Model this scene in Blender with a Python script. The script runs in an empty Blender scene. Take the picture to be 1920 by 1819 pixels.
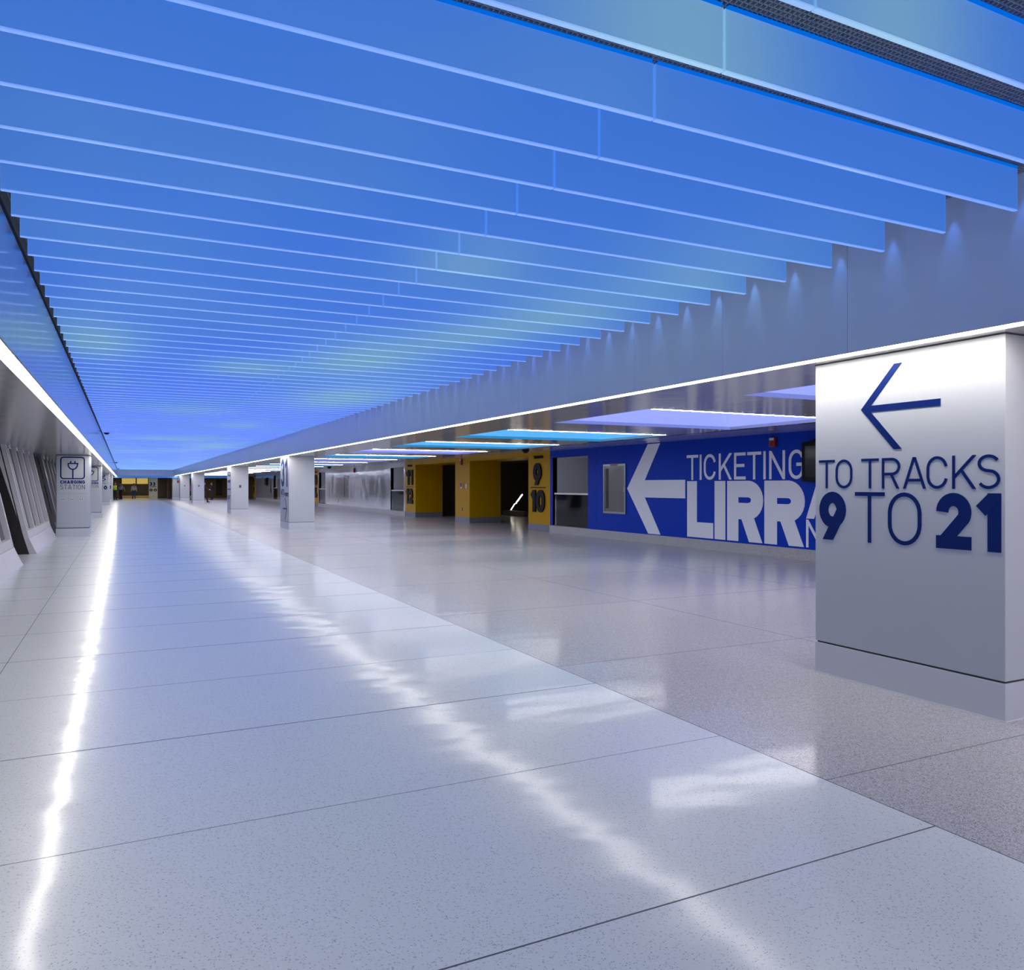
import bpy, bmesh, math, random
from mathutils import Vector, Matrix
random.seed(7)
SC = bpy.context.scene
COL = SC.collection
PI = math.pi

# ---------------------------------------------------------------- camera, world, exposure
# hall axes: x = across the hall (right), y = along the hall (away), z = up
THETA = math.atan(727.0 / 1475.0)
cam_d = bpy.data.cameras.new('camera')
cam_d.sensor_width = 36.0
cam_d.lens = 1475.0 / 1920.0 * 36.0
cam_d.clip_start = 0.05
cam_d.clip_end = 400
cam = bpy.data.objects.new('camera', cam_d)
COL.objects.link(cam)
cam.location = (0, 0, 1.5)
cam.rotation_euler = (PI / 2, 0, -THETA)
SC.camera = cam
world = bpy.data.worlds.new('world')
SC.world = world
world.use_nodes = True
bgn = world.node_tree.nodes['Background']
bgn.inputs['Color'].default_value = (0.30, 0.33, 0.42, 1)
bgn.inputs['Strength'].default_value = 0.05
SC.view_settings.view_transform = 'Standard'
SC.view_settings.look = 'None'
SC.view_settings.exposure = 0.2
SC.view_settings.gamma = 1.0
SC.view_settings.use_curve_mapping = False

STRIP_POWER = 17.5
LAMP_POWER = 50.0

# ---------------------------------------------------------------- materials
def srgb(r, g, b):
    def f(c):
        c /= 255.0
        return c / 12.92 if c <= 0.04045 else ((c + 0.055) / 1.055) ** 2.4
    return (f(r), f(g), f(b))

def pmat(name, color, rough=0.5, metal=0.0, spec=0.5, coat=0.0, bump=None, emis=None, estr=0.0):
    m = bpy.data.materials.new(name)
    m.use_nodes = True
    nt = m.node_tree
    b = nt.nodes['Principled BSDF']
    b.inputs['Base Color'].default_value = (*color, 1)
    b.inputs['Roughness'].default_value = rough
    b.inputs['Metallic'].default_value = metal
    b.inputs['Specular IOR Level'].default_value = spec
    b.inputs['Coat Weight'].default_value = coat
    b.inputs['Coat Roughness'].default_value = 0.06
    if emis:
        b.inputs['Emission Color'].default_value = (*emis, 1)
        b.inputs['Emission Strength'].default_value = estr
    if bump:
        scale, strength, dist, stretch = bump
        geo = nt.nodes.new('ShaderNodeNewGeometry')
        mp = nt.nodes.new('ShaderNodeMapping')
        mp.inputs['Scale'].default_value = stretch
        nz = nt.nodes.new('ShaderNodeTexNoise')
        nz.inputs['Scale'].default_value = scale
        nz.inputs['Detail'].default_value = 1.5
        bp = nt.nodes.new('ShaderNodeBump')
        bp.inputs['Strength'].default_value = strength
        bp.inputs['Distance'].default_value = dist
        nt.links.new(geo.outputs['Position'], mp.inputs['Vector'])
        nt.links.new(mp.outputs['Vector'], nz.inputs['Vector'])
        nt.links.new(nz.outputs['Fac'], bp.inputs['Height'])
        nt.links.new(bp.outputs['Normal'], b.inputs['Normal'])
        if coat:
            nt.links.new(bp.outputs['Normal'], b.inputs['Coat Normal'])
    return m

def emat(name, color, strength, sampling='AUTO'):
    m = bpy.data.materials.new(name)
    m.use_nodes = True
    nt = m.node_tree
    nt.nodes.clear()
    e = nt.nodes.new('ShaderNodeEmission')
    e.inputs['Color'].default_value = (*color, 1)
    e.inputs['Strength'].default_value = strength
    o = nt.nodes.new('ShaderNodeOutputMaterial')
    nt.links.new(e.outputs[0], o.inputs['Surface'])
    m.cycles.emission_sampling = sampling
    return m

def terrazzo(name, light=True, split=None):
    """polished terrazzo: chips from voronoi cells; split = x of the border between light and grey mixes"""
    m = bpy.data.materials.new(name)
    m.use_nodes = True
    nt = m.node_tree
    N, L = nt.nodes, nt.links
    b = N['Principled BSDF']
    geo = N.new('ShaderNodeNewGeometry')
    def chips(scale, lo, hi, c_dark, c_base):
        v = N.new('ShaderNodeTexVoronoi')
        v.inputs['Scale'].default_value = scale
        v.inputs['Randomness'].default_value = 1.0
        L.new(geo.outputs['Position'], v.inputs['Vector'])
        sep = N.new('ShaderNodeSeparateColor')
        L.new(v.outputs['Color'], sep.inputs[0])
        r = N.new('ShaderNodeValToRGB')
        r.color_ramp.elements[0].position = lo
        r.color_ramp.elements[0].color = (*c_base, 1)
        r.color_ramp.elements[1].position = hi
        r.color_ramp.elements[1].color = (*c_dark, 1)
        L.new(sep.outputs[0], r.inputs[0])
        return r, sep
    a, sa = chips(230, 0.90, 0.99, (0.34, 0.36, 0.38), (0.75, 0.785, 0.80))
    g, sg = chips(240, 0.45, 0.99, (0.14, 0.13, 0.135), (0.60, 0.58, 0.60))
    if split is None:
        L.new((a if light else g).outputs[0], b.inputs['Base Color'])
    else:
        sx = N.new('ShaderNodeSeparateXYZ')
        L.new(geo.outputs['Position'], sx.inputs[0])
        gt = N.new('ShaderNodeMath'); gt.operation = 'GREATER_THAN'
        gt.inputs[1].default_value = split
        L.new(sx.outputs[0], gt.inputs[0])
        mx = N.new('ShaderNodeMix'); mx.data_type = 'RGBA'
        L.new(gt.outputs[0], mx.inputs[0])
        L.new(a.outputs[0], mx.inputs[6]); L.new(g.outputs[0], mx.inputs[7])
        # a few mother-of-pearl chips in the light mix
        pearl = N.new('ShaderNodeMath'); pearl.operation = 'GREATER_THAN'
        pearl.inputs[1].default_value = 0.9992
        L.new(sa.outputs[1], pearl.inputs[0])
        mx2 = N.new('ShaderNodeMix'); mx2.data_type = 'RGBA'
        L.new(pearl.outputs[0], mx2.inputs[0])
        L.new(mx.outputs[2], mx2.inputs[6])
        mx2.inputs[7].default_value = (0.95, 0.95, 0.92, 1)
        L.new(mx2.outputs[2], b.inputs['Base Color'])
    b.inputs['Roughness'].default_value = 0.17
    b.inputs['Specular IOR Level'].default_value = 0.22
    b.inputs['Coat Weight'].default_value = 0.38
    b.inputs['Coat Roughness'].default_value = 0.12
    nz = N.new('ShaderNodeTexNoise'); nz.inputs['Scale'].default_value = 1.3
    nz.inputs['Detail'].default_value = 2.0
    mpw = N.new('ShaderNodeMapping'); mpw.inputs['Scale'].default_value = (0.8, 1.7, 1.0)
    L.new(geo.outputs['Position'], mpw.inputs['Vector'])
    L.new(mpw.outputs[0], nz.inputs['Vector'])
    bp = N.new('ShaderNodeBump'); bp.inputs['Strength'].default_value = 0.5
    bp.inputs['Distance'].default_value = 0.013
    L.new(nz.outputs['Fac'], bp.inputs['Height'])
    L.new(bp.outputs['Normal'], b.inputs['Normal'])
    L.new(bp.outputs['Normal'], b.inputs['Coat Normal'])
    nz2 = N.new('ShaderNodeTexNoise'); nz2.inputs['Scale'].default_value = 0.6
    nz2.inputs['Detail'].default_value = 3.0
    L.new(geo.outputs['Position'], nz2.inputs['Vector'])
    mr = N.new('ShaderNodeMapRange')
    mr.inputs['To Min'].default_value = 0.26; mr.inputs['To Max'].default_value = 0.38
    L.new(nz2.outputs['Fac'], mr.inputs['Value'])
    L.new(mr.outputs[0], b.inputs['Roughness'])
    return m

# colour programme of the light baffles: patches of teal among the blue  (x, y, sx, sy, amount)
PATCHES = [(1.85, 2.30, 0.55, 0.30, 1.0), (2.45, 1.90, 0.45, 0.22, 0.9), (2.30, 5.35, 0.45, 0.5, 0.75),
           (4.1, 5.0, 0.6, 0.7, 0.7), (3.8, 6.6, 0.7, 0.9, 0.85), (2.75, 9.9, 0.75, 1.6, 1.0),
           (3.4, 7.9, 0.6, 0.9, 0.7), (3.6, 14.2, 0.9, 2.2, 0.9), (-0.3, 9.9, 0.5, 1.4, 0.9),
           (1.5, 11.3, 0.6, 0.8, 0.7), (0.1, 7.2, 0.5, 0.6, 0.2), (2.8, 22.0, 0.6, 1.2, 0.5),
           (1.2, 18.0, 0.8, 1.0, 0.4), (1.3, 29.0, 1.3, 1.6, 0.6), (3.2, 34.0, 1.0, 3.0, 0.7), (0.2, 41.0, 1.0, 2.0, 0.5)]
C_NEAR = srgb(56, 116, 214)
C_FAR = srgb(90, 128, 250)
C_TEAL = srgb(118, 168, 196)
C_END = srgb(84, 140, 248)

def led_colour(x, y):
    t = sum(p[4] * math.exp(-((x - p[0]) / p[2]) ** 2 - ((y - p[1]) / p[3]) ** 2) for p in PATCHES)
    t = min(t, 1.0)
    f = min(max((y - 4) / 14.0, 0), 1)
    base = [a + (b - a) * f for a, b in zip(C_NEAR, C_FAR)]
    return [a + (b - a) * t for a, b in zip(base, C_TEAL)]

def led_graph(nt):
    N, L = nt.nodes, nt.links
    geo = N.new('ShaderNodeNewGeometry')
    sx = N.new('ShaderNodeSeparateXYZ')
    L.new(geo.outputs['Position'], sx.inputs[0])
    def math_(op, a, b=None, clamp=False):
        n = N.new('ShaderNodeMath'); n.operation = op; n.use_clamp = clamp
        for i, v in enumerate((a, b)):
            if v is None: continue
            if isinstance(v, (int, float)): n.inputs[i].default_value = v
            else: L.new(v, n.inputs[i])
        return n.outputs[0]
    X, Y = sx.outputs[0], sx.outputs[1]
    tot = None
    for px, py, sxx, syy, am in PATCHES:
        dx = math_('MULTIPLY', math_('SUBTRACT', X, px), 1 / sxx)
        dy = math_('MULTIPLY', math_('SUBTRACT', Y, py), 1 / syy)
        r = math_('ADD', math_('MULTIPLY', dx, dx), math_('MULTIPLY', dy, dy))
        e = math_('MULTIPLY', math_('EXPONENT', math_('MULTIPLY', r, -1.0)), am)
        tot = e if tot is None else math_('ADD', tot, e)
    # finer shimmer of the programme far down the hall: rows differ from one another
    mp = N.new('ShaderNodeMapping'); mp.inputs['Scale'].default_value = (0.30, 1.15, 0.0)
    L.new(geo.outputs['Position'], mp.inputs['Vector'])
    nz = N.new('ShaderNodeTexNoise'); nz.inputs['Scale'].default_value = 1.0
    nz.inputs['Detail'].default_value = 2.0
    L.new(mp.outputs[0], nz.inputs['Vector'])
    far = math_('MULTIPLY', math_('SUBTRACT', Y, 16.0), 1 / 25.0, True)
    th = math_('MULTIPLY', math_('SUBTRACT', nz.outputs['Fac'], 0.50), 7.0, True)
    tot = math_('ADD', tot, math_('MULTIPLY', math_('MULTIPLY', far, th), 0.85), True)
    f = math_('MULTIPLY', math_('SUBTRACT', Y, 4.0), 1 / 14.0, True)
    def mix(fac, a, b):
        n = N.new('ShaderNodeMix'); n.data_type = 'RGBA'
        L.new(fac, n.inputs[0])
        for i, v in ((6, a), (7, b)):
            if isinstance(v, tuple): n.inputs[i].default_value = (*v, 1)
            else: L.new(v, n.inputs[i])
        return n.outputs[2]
    fe = math_('MULTIPLY', math_('SUBTRACT', Y, 45.0), 1 / 40.0, True)
    base = mix(fe, mix(f, C_NEAR, C_FAR), C_END)
    nz3 = N.new('ShaderNodeTexNoise'); nz3.inputs['Scale'].default_value = 0.55; nz3.inputs['Detail'].default_value = 1.0
    L.new(geo.outputs['Position'], nz3.inputs['Vector'])
    soft = math_('MULTIPLY', math_('SUBTRACT', nz3.outputs['Fac'], 0.42), 3.5, True)
    base = mix(math_('MULTIPLY', soft, 0.55), base, srgb(84, 136, 206))
    return mix(tot, base, C_TEAL), geo

def blade_material(name, gain, rough, base, white=0.0):
    m = bpy.data.materials.new(name)
    m.use_nodes = True
    nt = m.node_tree
    b = nt.nodes['Principled BSDF']
    col, geo = led_graph(nt)
    nt.links.new(col, b.inputs['Emission Color'])
    b.inputs['Emission Strength'].default_value = gain
    b.inputs['Base Color'].default_value = (*base, 1)
    b.inputs['Roughness'].default_value = rough
    if white:
        n = nt.nodes.new('ShaderNodeMix'); n.data_type = 'RGBA'
        n.inputs[0].default_value = white
        nt.links.new(col, n.inputs[6]); n.inputs[7].default_value = (0.75, 0.78, 0.95, 1)
        nt.links.new(n.outputs[2], b.inputs['Emission Color'])
    return m

M = {}
M['blade'] = blade_material('frosted_glass', 0.64, 0.35, (0.16, 0.26, 0.42))
M['blade_edge'] = blade_material('glass_edge', 1.0, 0.2, (0.26, 0.38, 0.5), 0.11)
M['blade_side'] = blade_material('glass_side_edge', 0.85, 0.3, (0.2, 0.28, 0.36), 0.0)
M['led_blue'] = emat('blue_led', (0.0, 0.15, 0.80), 0.8)
for k in ('blade', 'blade_edge', 'blade_side', 'led_blue'):
    M[k].cycles.emission_sampling = 'NONE'
M['strip'] = emat('warm_white_strip', (1.0, 0.945, 0.865), STRIP_POWER)
M['lamp'] = emat('warm_white_lamp', (1.0, 0.96, 0.93), LAMP_POWER)
M['lamp_soft'] = emat('soft_lamp', (1.0, 0.9, 0.75), 6.0)
M['floor'] = terrazzo('terrazzo', split=3.20)
M['terrazzo_grey'] = terrazzo('terrazzo_grey', light=False)
M['joint'] = pmat('divider', (0.09, 0.09, 0.11), 0.5)
M['fascia'] = pmat('satin_fascia', (0.84, 0.84, 0.87), 0.32, 0.12, bump=(1.3, 0.35, 0.01, (0.4, 1, 1)))
M['fascia_gloss'] = pmat('gloss_fascia', (0.55, 0.56, 0.60), 0.14, 0.55, bump=(1.6, 0.4, 0.012, (0.4, 1, 2)))
M['soffit'] = pmat('polished_soffit', (0.64, 0.62, 0.61), 0.16, 0.55, bump=(2.2, 0.35, 0.010, (1, 1, 1)))
M['column'] = pmat('white_column', (0.60, 0.615, 0.65), 0.42, 0.0, spec=0.4)
M['column_base'] = pmat('column_base', (0.74, 0.75, 0.79), 0.35, 0.15)
M['groove'] = pmat('groove', (0.05, 0.05, 0.055), 0.5)
M['bright'] = pmat('bright_edge', (0.9, 0.9, 0.9), 0.3)
M['grid'] = pmat('eggcrate_grey', (0.42, 0.42, 0.44), 0.45)
M['plenum'] = pmat('plenum', (0.30, 0.30, 0.31), 0.8)
M['blue_wall'] = pmat('blue_wall', (0.0, 0.042, 0.48), 0.40, spec=0.14, bump=(0.9, 0.15, 0.01, (1, 1, 1)))
M['letter_white'] = pmat('white_vinyl', (0.88, 0.88, 0.95), 0.45, spec=0.2)
M['letter_blue'] = pmat('blue_vinyl', (0.001, 0.018, 0.15), 0.45, spec=0.2)
M['letter_grey'] = pmat('grey_vinyl', (0.10, 0.11, 0.17), 0.4)
M['white_wall'] = pmat('gloss_white_wall', (0.60, 0.60, 0.64), 0.09, 0.55, bump=(1.0, 0.7, 0.03, (1, 0.8, 0.5)))
M['cove'] = pmat('white_cove', (0.72, 0.73, 0.80), 0.09, 0.3, bump=(1.2, 0.8, 0.05, (1, 1, 1)))
M['yellow'] = pmat('yellow_paint', (0.54, 0.295, 0.0), 0.32, 0.0, spec=0.10, bump=(1.2, 0.3, 0.015, (1, 1, 1)))
M['black'] = pmat('black', (0.005, 0.005, 0.007), 0.5, spec=0.15)
M['wall_base'] = pmat('wall_base_grey', (0.20, 0.21, 0.25), 0.35)
M['niche'] = pmat('niche_grey', (0.78, 0.78, 0.80), 0.5)
M['steel'] = pmat('stainless', (0.40, 0.40, 0.39), 0.22, 0.95, bump=(4, 0.3, 0.01, (1, 1, 1)))
M['steel_dark'] = pmat('dark_stainless', (0.22, 0.215, 0.21), 0.2, 0.9, bump=(3, 0.4, 0.02, (1, 1, 1)))
M['red'] = pmat('red_plastic', (0.35, 0.012, 0.015), 0.35)
M['white_plastic'] = pmat('white_plastic', (0.75, 0.75, 0.75), 0.4)
M['screen'] = pmat('screen_glass', (0.03, 0.03, 0.035), 0.12)
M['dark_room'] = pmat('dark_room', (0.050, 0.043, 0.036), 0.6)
M['brown'] = pmat('brown_wall', (0.14, 0.105, 0.075), 0.55)
M['cream'] = pmat('cream', (0.62, 0.52, 0.30), 0.5)
M['board'] = pmat('yellow_board', (0.60, 0.45, 0.16), 0.5, emis=(0.60, 0.42, 0.12), estr=0.6)
M['grille'] = pmat('dark_grille', (0.022, 0.018, 0.012), 0.45)
M['blue_lit_beam'] = pmat('blue_lit_beam', (0.10, 0.30, 0.66), 0.3, emis=(0.05, 0.2, 0.55), estr=0.35)  # blue light from the baffles put into the beam's own colour and emission
M['peri'] = pmat('periwinkle_glow', (0.5, 0.5, 0.8), 0.5, emis=srgb(136, 152, 228), estr=0.66)  # coloured light of the coffers put into their faces as emission, cyan likewise
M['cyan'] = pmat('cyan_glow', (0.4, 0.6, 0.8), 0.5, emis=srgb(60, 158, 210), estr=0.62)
M['frame_white'] = pmat('white_frame', (0.74, 0.71, 0.715), 0.35)
M['frame_dark'] = pmat('dark_brown_cladding', (0.030, 0.022, 0.020), 0.4)
M['night'] = pmat('night_glass', (0.012, 0.014, 0.014), 0.08)
M['lamp_plate'] = pmat('lamp_plate', (0.4, 0.4, 0.42), 0.3, 0.3)
def glass_mat():
    m = bpy.data.materials.new('clear_glass')
    m.use_nodes = True
    nt = m.node_tree
    nt.nodes.clear()
    t = nt.nodes.new('ShaderNodeBsdfTransparent'); t.inputs[0].default_value = (0.80, 0.84, 0.84, 1)
    g = nt.nodes.new('ShaderNodeBsdfGlossy'); g.inputs['Roughness'].default_value = 0.05
    fr = nt.nodes.new('ShaderNodeFresnel'); fr.inputs[0].default_value = 1.45
    mx = nt.nodes.new('ShaderNodeMixShader')
    o = nt.nodes.new('ShaderNodeOutputMaterial')
    nt.links.new(fr.outputs[0], mx.inputs[0]); nt.links.new(t.outputs[0], mx.inputs[1])
    nt.links.new(g.outputs[0], mx.inputs[2]); nt.links.new(mx.outputs[0], o.inputs['Surface'])
    return m
M['glass'] = glass_mat()
M['skin'] = pmat('skin', (0.50, 0.30, 0.21), 0.5)

# ---------------------------------------------------------------- mesh builder
class MB:
    def __init__(self):
        self.v, self.f, self.m, self.mats = [], [], [], []
    def mi(self, mat):
        if mat not in self.mats: self.mats.append(mat)
        return self.mats.index(mat)
    def poly(self, pts, mat):
        n = len(self.v); self.v += [tuple(p) for p in pts]
        self.f.append(tuple(range(n, n + len(pts)))); self.m.append(self.mi(mat))
    def box(self, x0, x1, y0, y1, z0, z1, mat, skip=''):
        n = len(self.v)
        self.v += [(x0,y0,z0),(x1,y0,z0),(x1,y1,z0),(x0,y1,z0),(x0,y0,z1),(x1,y0,z1),(x1,y1,z1),(x0,y1,z1)]
        F = {'b':(0,3,2,1),'t':(4,5,6,7),'f':(0,1,5,4),'k':(2,3,7,6),'l':(3,0,4,7),'r':(1,2,6,5)}
        i = self.mi(mat)
        for k, q in F.items():
            if k in skip: continue
            self.f.append(tuple(n + a for a in q)); self.m.append(i)
        return self
    def prism(self, poly, frame, d0, d1, mat):
        """poly: 2-D points; frame=(origin, ex, ey, en): extruded from d0 to d1 along en"""
        o, ex, ey, en = frame
        n = len(self.v); k = len(poly)
        for d in (d0, d1):
            for a, b in poly:
                self.v.append(tuple(o + ex * a + ey * b + en * d))
        i = self.mi(mat)
        self.f.append(tuple(range(n, n + k))[::-1]); self.m.append(i)
        self.f.append(tuple(range(n + k, n + 2 * k))); self.m.append(i)
        for j in range(k):
            self.f.append((n + j, n + (j + 1) % k, n + k + (j + 1) % k, n + k + j)); self.m.append(i)
    def loft(self, rings, mat, cap=True):
        n = len(self.v); k = len(rings[0]); i = self.mi(mat)
        for r in rings: self.v += [tuple(p) for p in r]
        for a in range(len(rings) - 1):
            for j in range(k):
                self.f.append((n+a*k+j, n+a*k+(j+1)%k, n+(a+1)*k+(j+1)%k, n+(a+1)*k+j)); self.m.append(i)
        if cap:
            self.f.append(tuple(range(n, n + k))[::-1]); self.m.append(i)
            self.f.append(tuple(range(n+(len(rings)-1)*k, n+len(rings)*k))); self.m.append(i)
    def capsule(self, p0, p1, r0, r1, mat, seg=12, squash=1.0):
        p0, p1 = Vector(p0), Vector(p1)
        d = p1 - p0
        if d.length < 1e-6: d = Vector((0, 0, 1e-4))
        L = d.length; d.normalize()
        a = Vector((1, 0, 0)) if abs(d.x) < 0.9 else Vector((0, 1, 0))
        e1 = (a - d * a.dot(d)).normalized(); e2 = d.cross(e1)
        rings = []
        for k in range(5):
            t = (k + 0.15) / 4.15 * PI / 2
            rings.append((p0 - d * r0 * math.cos(t), r0 * math.sin(t)))
        for k in range(5):
            t = (4 - k + 0.15) / 4.15 * PI / 2
            rings.append((p1 + d * r1 * math.cos(t), r1 * math.sin(t)))
        self.loft([[c + e1 * r * math.cos(2*PI*j/seg) + e2 * r * squash * math.sin(2*PI*j/seg) for j in range(seg)] for c, r in rings], mat)
    def build(self, name, parent=None, loc=None, bevel=0, smooth=False):
        me = bpy.data.meshes.new(name)
        org = Vector(loc) if loc else Vector((0, 0, 0))
        me.from_pydata([tuple(Vector(p) - org) for p in self.v], [], self.f)
        for mt in self.mats: me.materials.append(mt)
        me.polygons.foreach_set('material_index', self.m)
        if smooth: me.polygons.foreach_set('use_smooth', [True] * len(me.polygons))
        me.update()
        bm = bmesh.new(); bm.from_mesh(me)
        bmesh.ops.recalc_face_normals(bm, faces=bm.faces)
        bm.to_mesh(me); bm.free()
        o = bpy.data.objects.new(name, me); COL.objects.link(o)
        if parent:
            o.parent = parent
            o.location = org if parent.parent else org - parent.location
        else:
            o.location = org
        if bevel:
            md = o.modifiers.new('bevel', 'BEVEL'); md.width = bevel; md.segments = 2; md.limit_method = 'ANGLE'
        return o

def tag(o, label=None, cat=None, group=None, kind=None):
    if label: o['label'] = label
    if cat: o['category'] = cat
    if group: o['group'] = group
    if kind: o['kind'] = kind
    return o
def thing(name, loc, label, cat, group=None):
    o = bpy.data.objects.new(name, None); COL.objects.link(o)
    o.location = loc; o.empty_display_size = 0.2
    return tag(o, label, cat, group)
def struct(mb, name, **kw):
    o = mb.build(name, **kw); o['kind'] = 'structure'; return o
ORD = ['first','second','third','fourth','fifth','sixth','seventh','eighth','ninth','tenth','eleventh','twelfth',
       'thirteenth','fourteenth','fifteenth','sixteenth','seventeenth','eighteenth','nineteenth','twentieth']

# ---------------------------------------------------------------- lettering: strokes of constant width
def arc(cx, cy, rx, ry, a0, a1, n=14):
    return [(cx + rx * math.cos(math.radians(a0 + (a1 - a0) * i / n)), cy + ry * math.sin(math.radians(a0 + (a1 - a0) * i / n))) for i in range(n + 1)]
def stadium(x0, x1, y0, y1, k=1.0):
    rx = (x1 - x0) / 2; ry = min(rx * 1.12 * k, (y1 - y0) / 2); cx = (x0 + x1) / 2
    return arc(cx, y1 - ry, rx, ry, 0, 180) + arc(cx, y0 + ry, rx, ry, 180, 360)
def glyph(ch, w, t):
    """strokes of a glyph of height 1, width w, stroke t: list of (points, closed)"""
    h = t / 2; x0, x1, y0, y1 = h, w - h, h, 1 - h; cx = w / 2; e = 0.25
    rx = (x1 - x0) / 2
    if ch == 'I': return [([(cx, -e), (cx, 1 + e)], 0)]
    if ch == 'T': return [([(0, y1), (w, y1)], 0), ([(cx, -e), (cx, y1)], 0)]
    if ch == 'L': return [([(x0, 1 + e), (x0, y0), (w, y0)], 0)]
    if ch == 'E': return [([(w, y1), (x0, y1), (x0, y0), (w, y0)], 0), ([(x0, 0.52), (w * 0.9, 0.52)], 0)]
    if ch == 'H': return [([(x0, -e), (x0, 1 + e)], 0), ([(x1, -e), (x1, 1 + e)], 0), ([(x0, 0.5), (x1, 0.5)], 0)]
    if ch in 'O0': return [(stadium(x0, x1, y0, y1), 1)]
    if ch == 'C':
        ry = rx * 1.12
        return [(arc(cx, y1 - ry, rx, ry, 12, 180) + arc(cx, y0 + ry, rx, ry, 180, 348), 0)]
    if ch == 'G':
        ry = rx * 1.12
        return [(arc(cx, y1 - ry, rx, ry, 22, 180) + arc(cx, y0 + ry, rx, ry, 180, 360) + [(x1, 0.5), (cx, 0.5)], 0)]
    if ch == 'N':
        dx = t * 0.25
        return [([(x0, -e), (x0, 1 + e)], 0), ([(x1, -e), (x1, 1 + e)], 0), ([(x0 - dx - (x1-x0)*e, 1 + e), (x1 + dx + (x1-x0)*e, -e)], 0)]
    if ch == 'A':
        k = (cx - x0)
        return [([(x0 + h*0.1 - k*e, -e), (cx - h*0.15, 1), (cx + h*0.15, 1), (x1 - h*0.1 + k*e, -e)], 0), ([(x0 + k*0.28, 0.27), (x1 - k*0.28, 0.27)], 0)]
    if ch == 'K':
        s = (1 - 0.36) / (x1 - x0)
        return [([(x0, -e), (x0, 1 + e)], 0), ([(x0, 0.33), (x1 + 0.3 / s, 1 + 0.3)], 0), ([(x0 + (x1-x0)*0.38, 0.56), (x1 + (x1-x0)*0.28, -e)], 0)]
    if ch == 'R' or ch == 'P':
        yb = 0.46 + h * 0.3; ry = (y1 - yb) / 2; rr = min(rx, ry * 1.1)
        s = [([(x0, -e), (x0, 1 + e)], 0), ([(x0, y1), (x1 - rr, y1)] + arc(x1 - rr, y1 - ry, rr, ry, 88, -90) + [(x0, yb)], 0)]
        if ch == 'R': s.append(([(cx + h*0.1, yb), (x1 + (x1-cx)*e/0.5*0.62, -e)], 0))
        return s
    if ch == 'S':
        r1 = (y1 - 0.53) / 2; r2 = (0.53 - y0) / 2
        return [(arc(cx, y1 - r1, rx * 0.95, r1, 25, 180, 12) + arc(cx, y1 - r1, rx * 0.95, r1, 190, 250, 4) + arc(cx, y0 + r2, rx, r2, 70, -150, 16), 0)]
    if ch == 'W': return [([(x0*0.6 - 0.05, 1 + e), (w*0.27, 0), (cx, 0.9), (w*0.73, 0), (w - x0*0.6 + 0.05, 1 + e)], 0)]
    if ch == 'Y': return [([(x0 - 0.1, 1 + e), (cx, 0.45), (x1 + 0.1, 1 + e)], 0), ([(cx, -e), (cx, 0.45)], 0)]
    if ch == '1': return [([(x1, -e), (x1, 1 + e)], 0), ([(x1, y1 + h*0.4), (x0 - (x1-x0)*0.05, 0.72 - h*0.2)], 0)]
    if ch == '2':
        ry = min(rx * 1.05, 0.30)
        return [(arc(cx, y1 - ry, rx, ry, 180, -28, 16) + [(x0 + h * 0.2, y0)], 0), ([(x0 - h, y0), (w, y0)], 0)]
    if ch == '3':
        r1 = (y1 - 0.53) / 2; r2 = (0.53 - y0) / 2
        return [(arc(cx, y1 - r1, rx * 0.93, r1, 170, -82, 16), 0), (arc(cx, y0 + r2, rx, r2, 82, -170, 16), 0)]
    if ch == '4': return [([(x1 - t*0.7, -e), (x1 - t*0.7, 0.5)], 0), ([(cx + h, 1 + e), (x0, 0.24), (w, 0.24)], 0)]
    if ch == '5': return [([(w, y1), (x0 + h*0.3, y1), (x0, 0.52)], 0), (arc(cx, y0 + 0.27, rx, 0.27, 125, -165, 16), 0)]
    if ch == '6' or ch == '9':
        ry = min(rx * 1.15, 0.32)
        a = [(arc(cx, y0 + ry, rx, ry, 0, 360, 24)[:-1], 1), ([(x0 + rx*0.04, y0 + ry*1.15), (cx + rx*0.75 + 0.09, 1 + e)], 0)]
        if ch == '6': return a
        return [([(w - px, 1 - py) for px, py in pts], c) for pts, c in a]
    return []
def clip(poly, axis, lim, sign):
    out = []
    for i in range(len(poly)):
        a, b = poly[i - 1], poly[i]
        da, db = (a[axis] - lim) * sign, (b[axis] - lim) * sign
        if (da >= 0) != (db >= 0):
            k = da / (da - db); out.append((a[0] + (b[0]-a[0])*k, a[1] + (b[1]-a[1])*k))
        if db >= 0: out.append(b)
    return out
def ribbon(pts, closed, t, limits=None):
    """quads of a stroke with mitred joints"""
    P = [Vector(p) for p in pts]
    if closed and (P[0] - P[-1]).length < 1e-6: P.pop()
    Q = [P[0]]
    for p in P[1:]:
        if (p - Q[-1]).length > 1e-5: Q.append(p)
    P = Q; n = len(P); offs = []
    for i in range(n):
        a = P[i] - P[i-1] if (i > 0 or closed) else P[i+1] - P[i]
        b = P[(i+1) % n] - P[i] if (i < n-1 or closed) else P[i] - P[i-1]
        na, nb = Vector((-a.y, a.x)).normalized(), Vector((-b.y, b.x)).normalized()
        m = na + nb
        m = na if m.length < 1e-3 else m.normalized()
        k = 1 / max(m.dot(na), 0.30)
        offs.append(m * k * t / 2)
    out = []
    for i in range(n if closed else n - 1):
        j = (i + 1) % n
        q = [tuple(P[i] + offs[i]), tuple(P[j] + offs[j]), tuple(P[j] - offs[j]), tuple(P[i] - offs[i])]
        if limits:
            x0, x1, y0, y1 = limits
            for ax, lim, s in ((1, y0, 1), (1, y1, -1), (0, x0, 1), (0, x1, -1)):
                if len(q) >= 3: q = clip(q, ax, lim, s)
        if len(q) >= 3: out.append(q)
    return out
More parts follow.
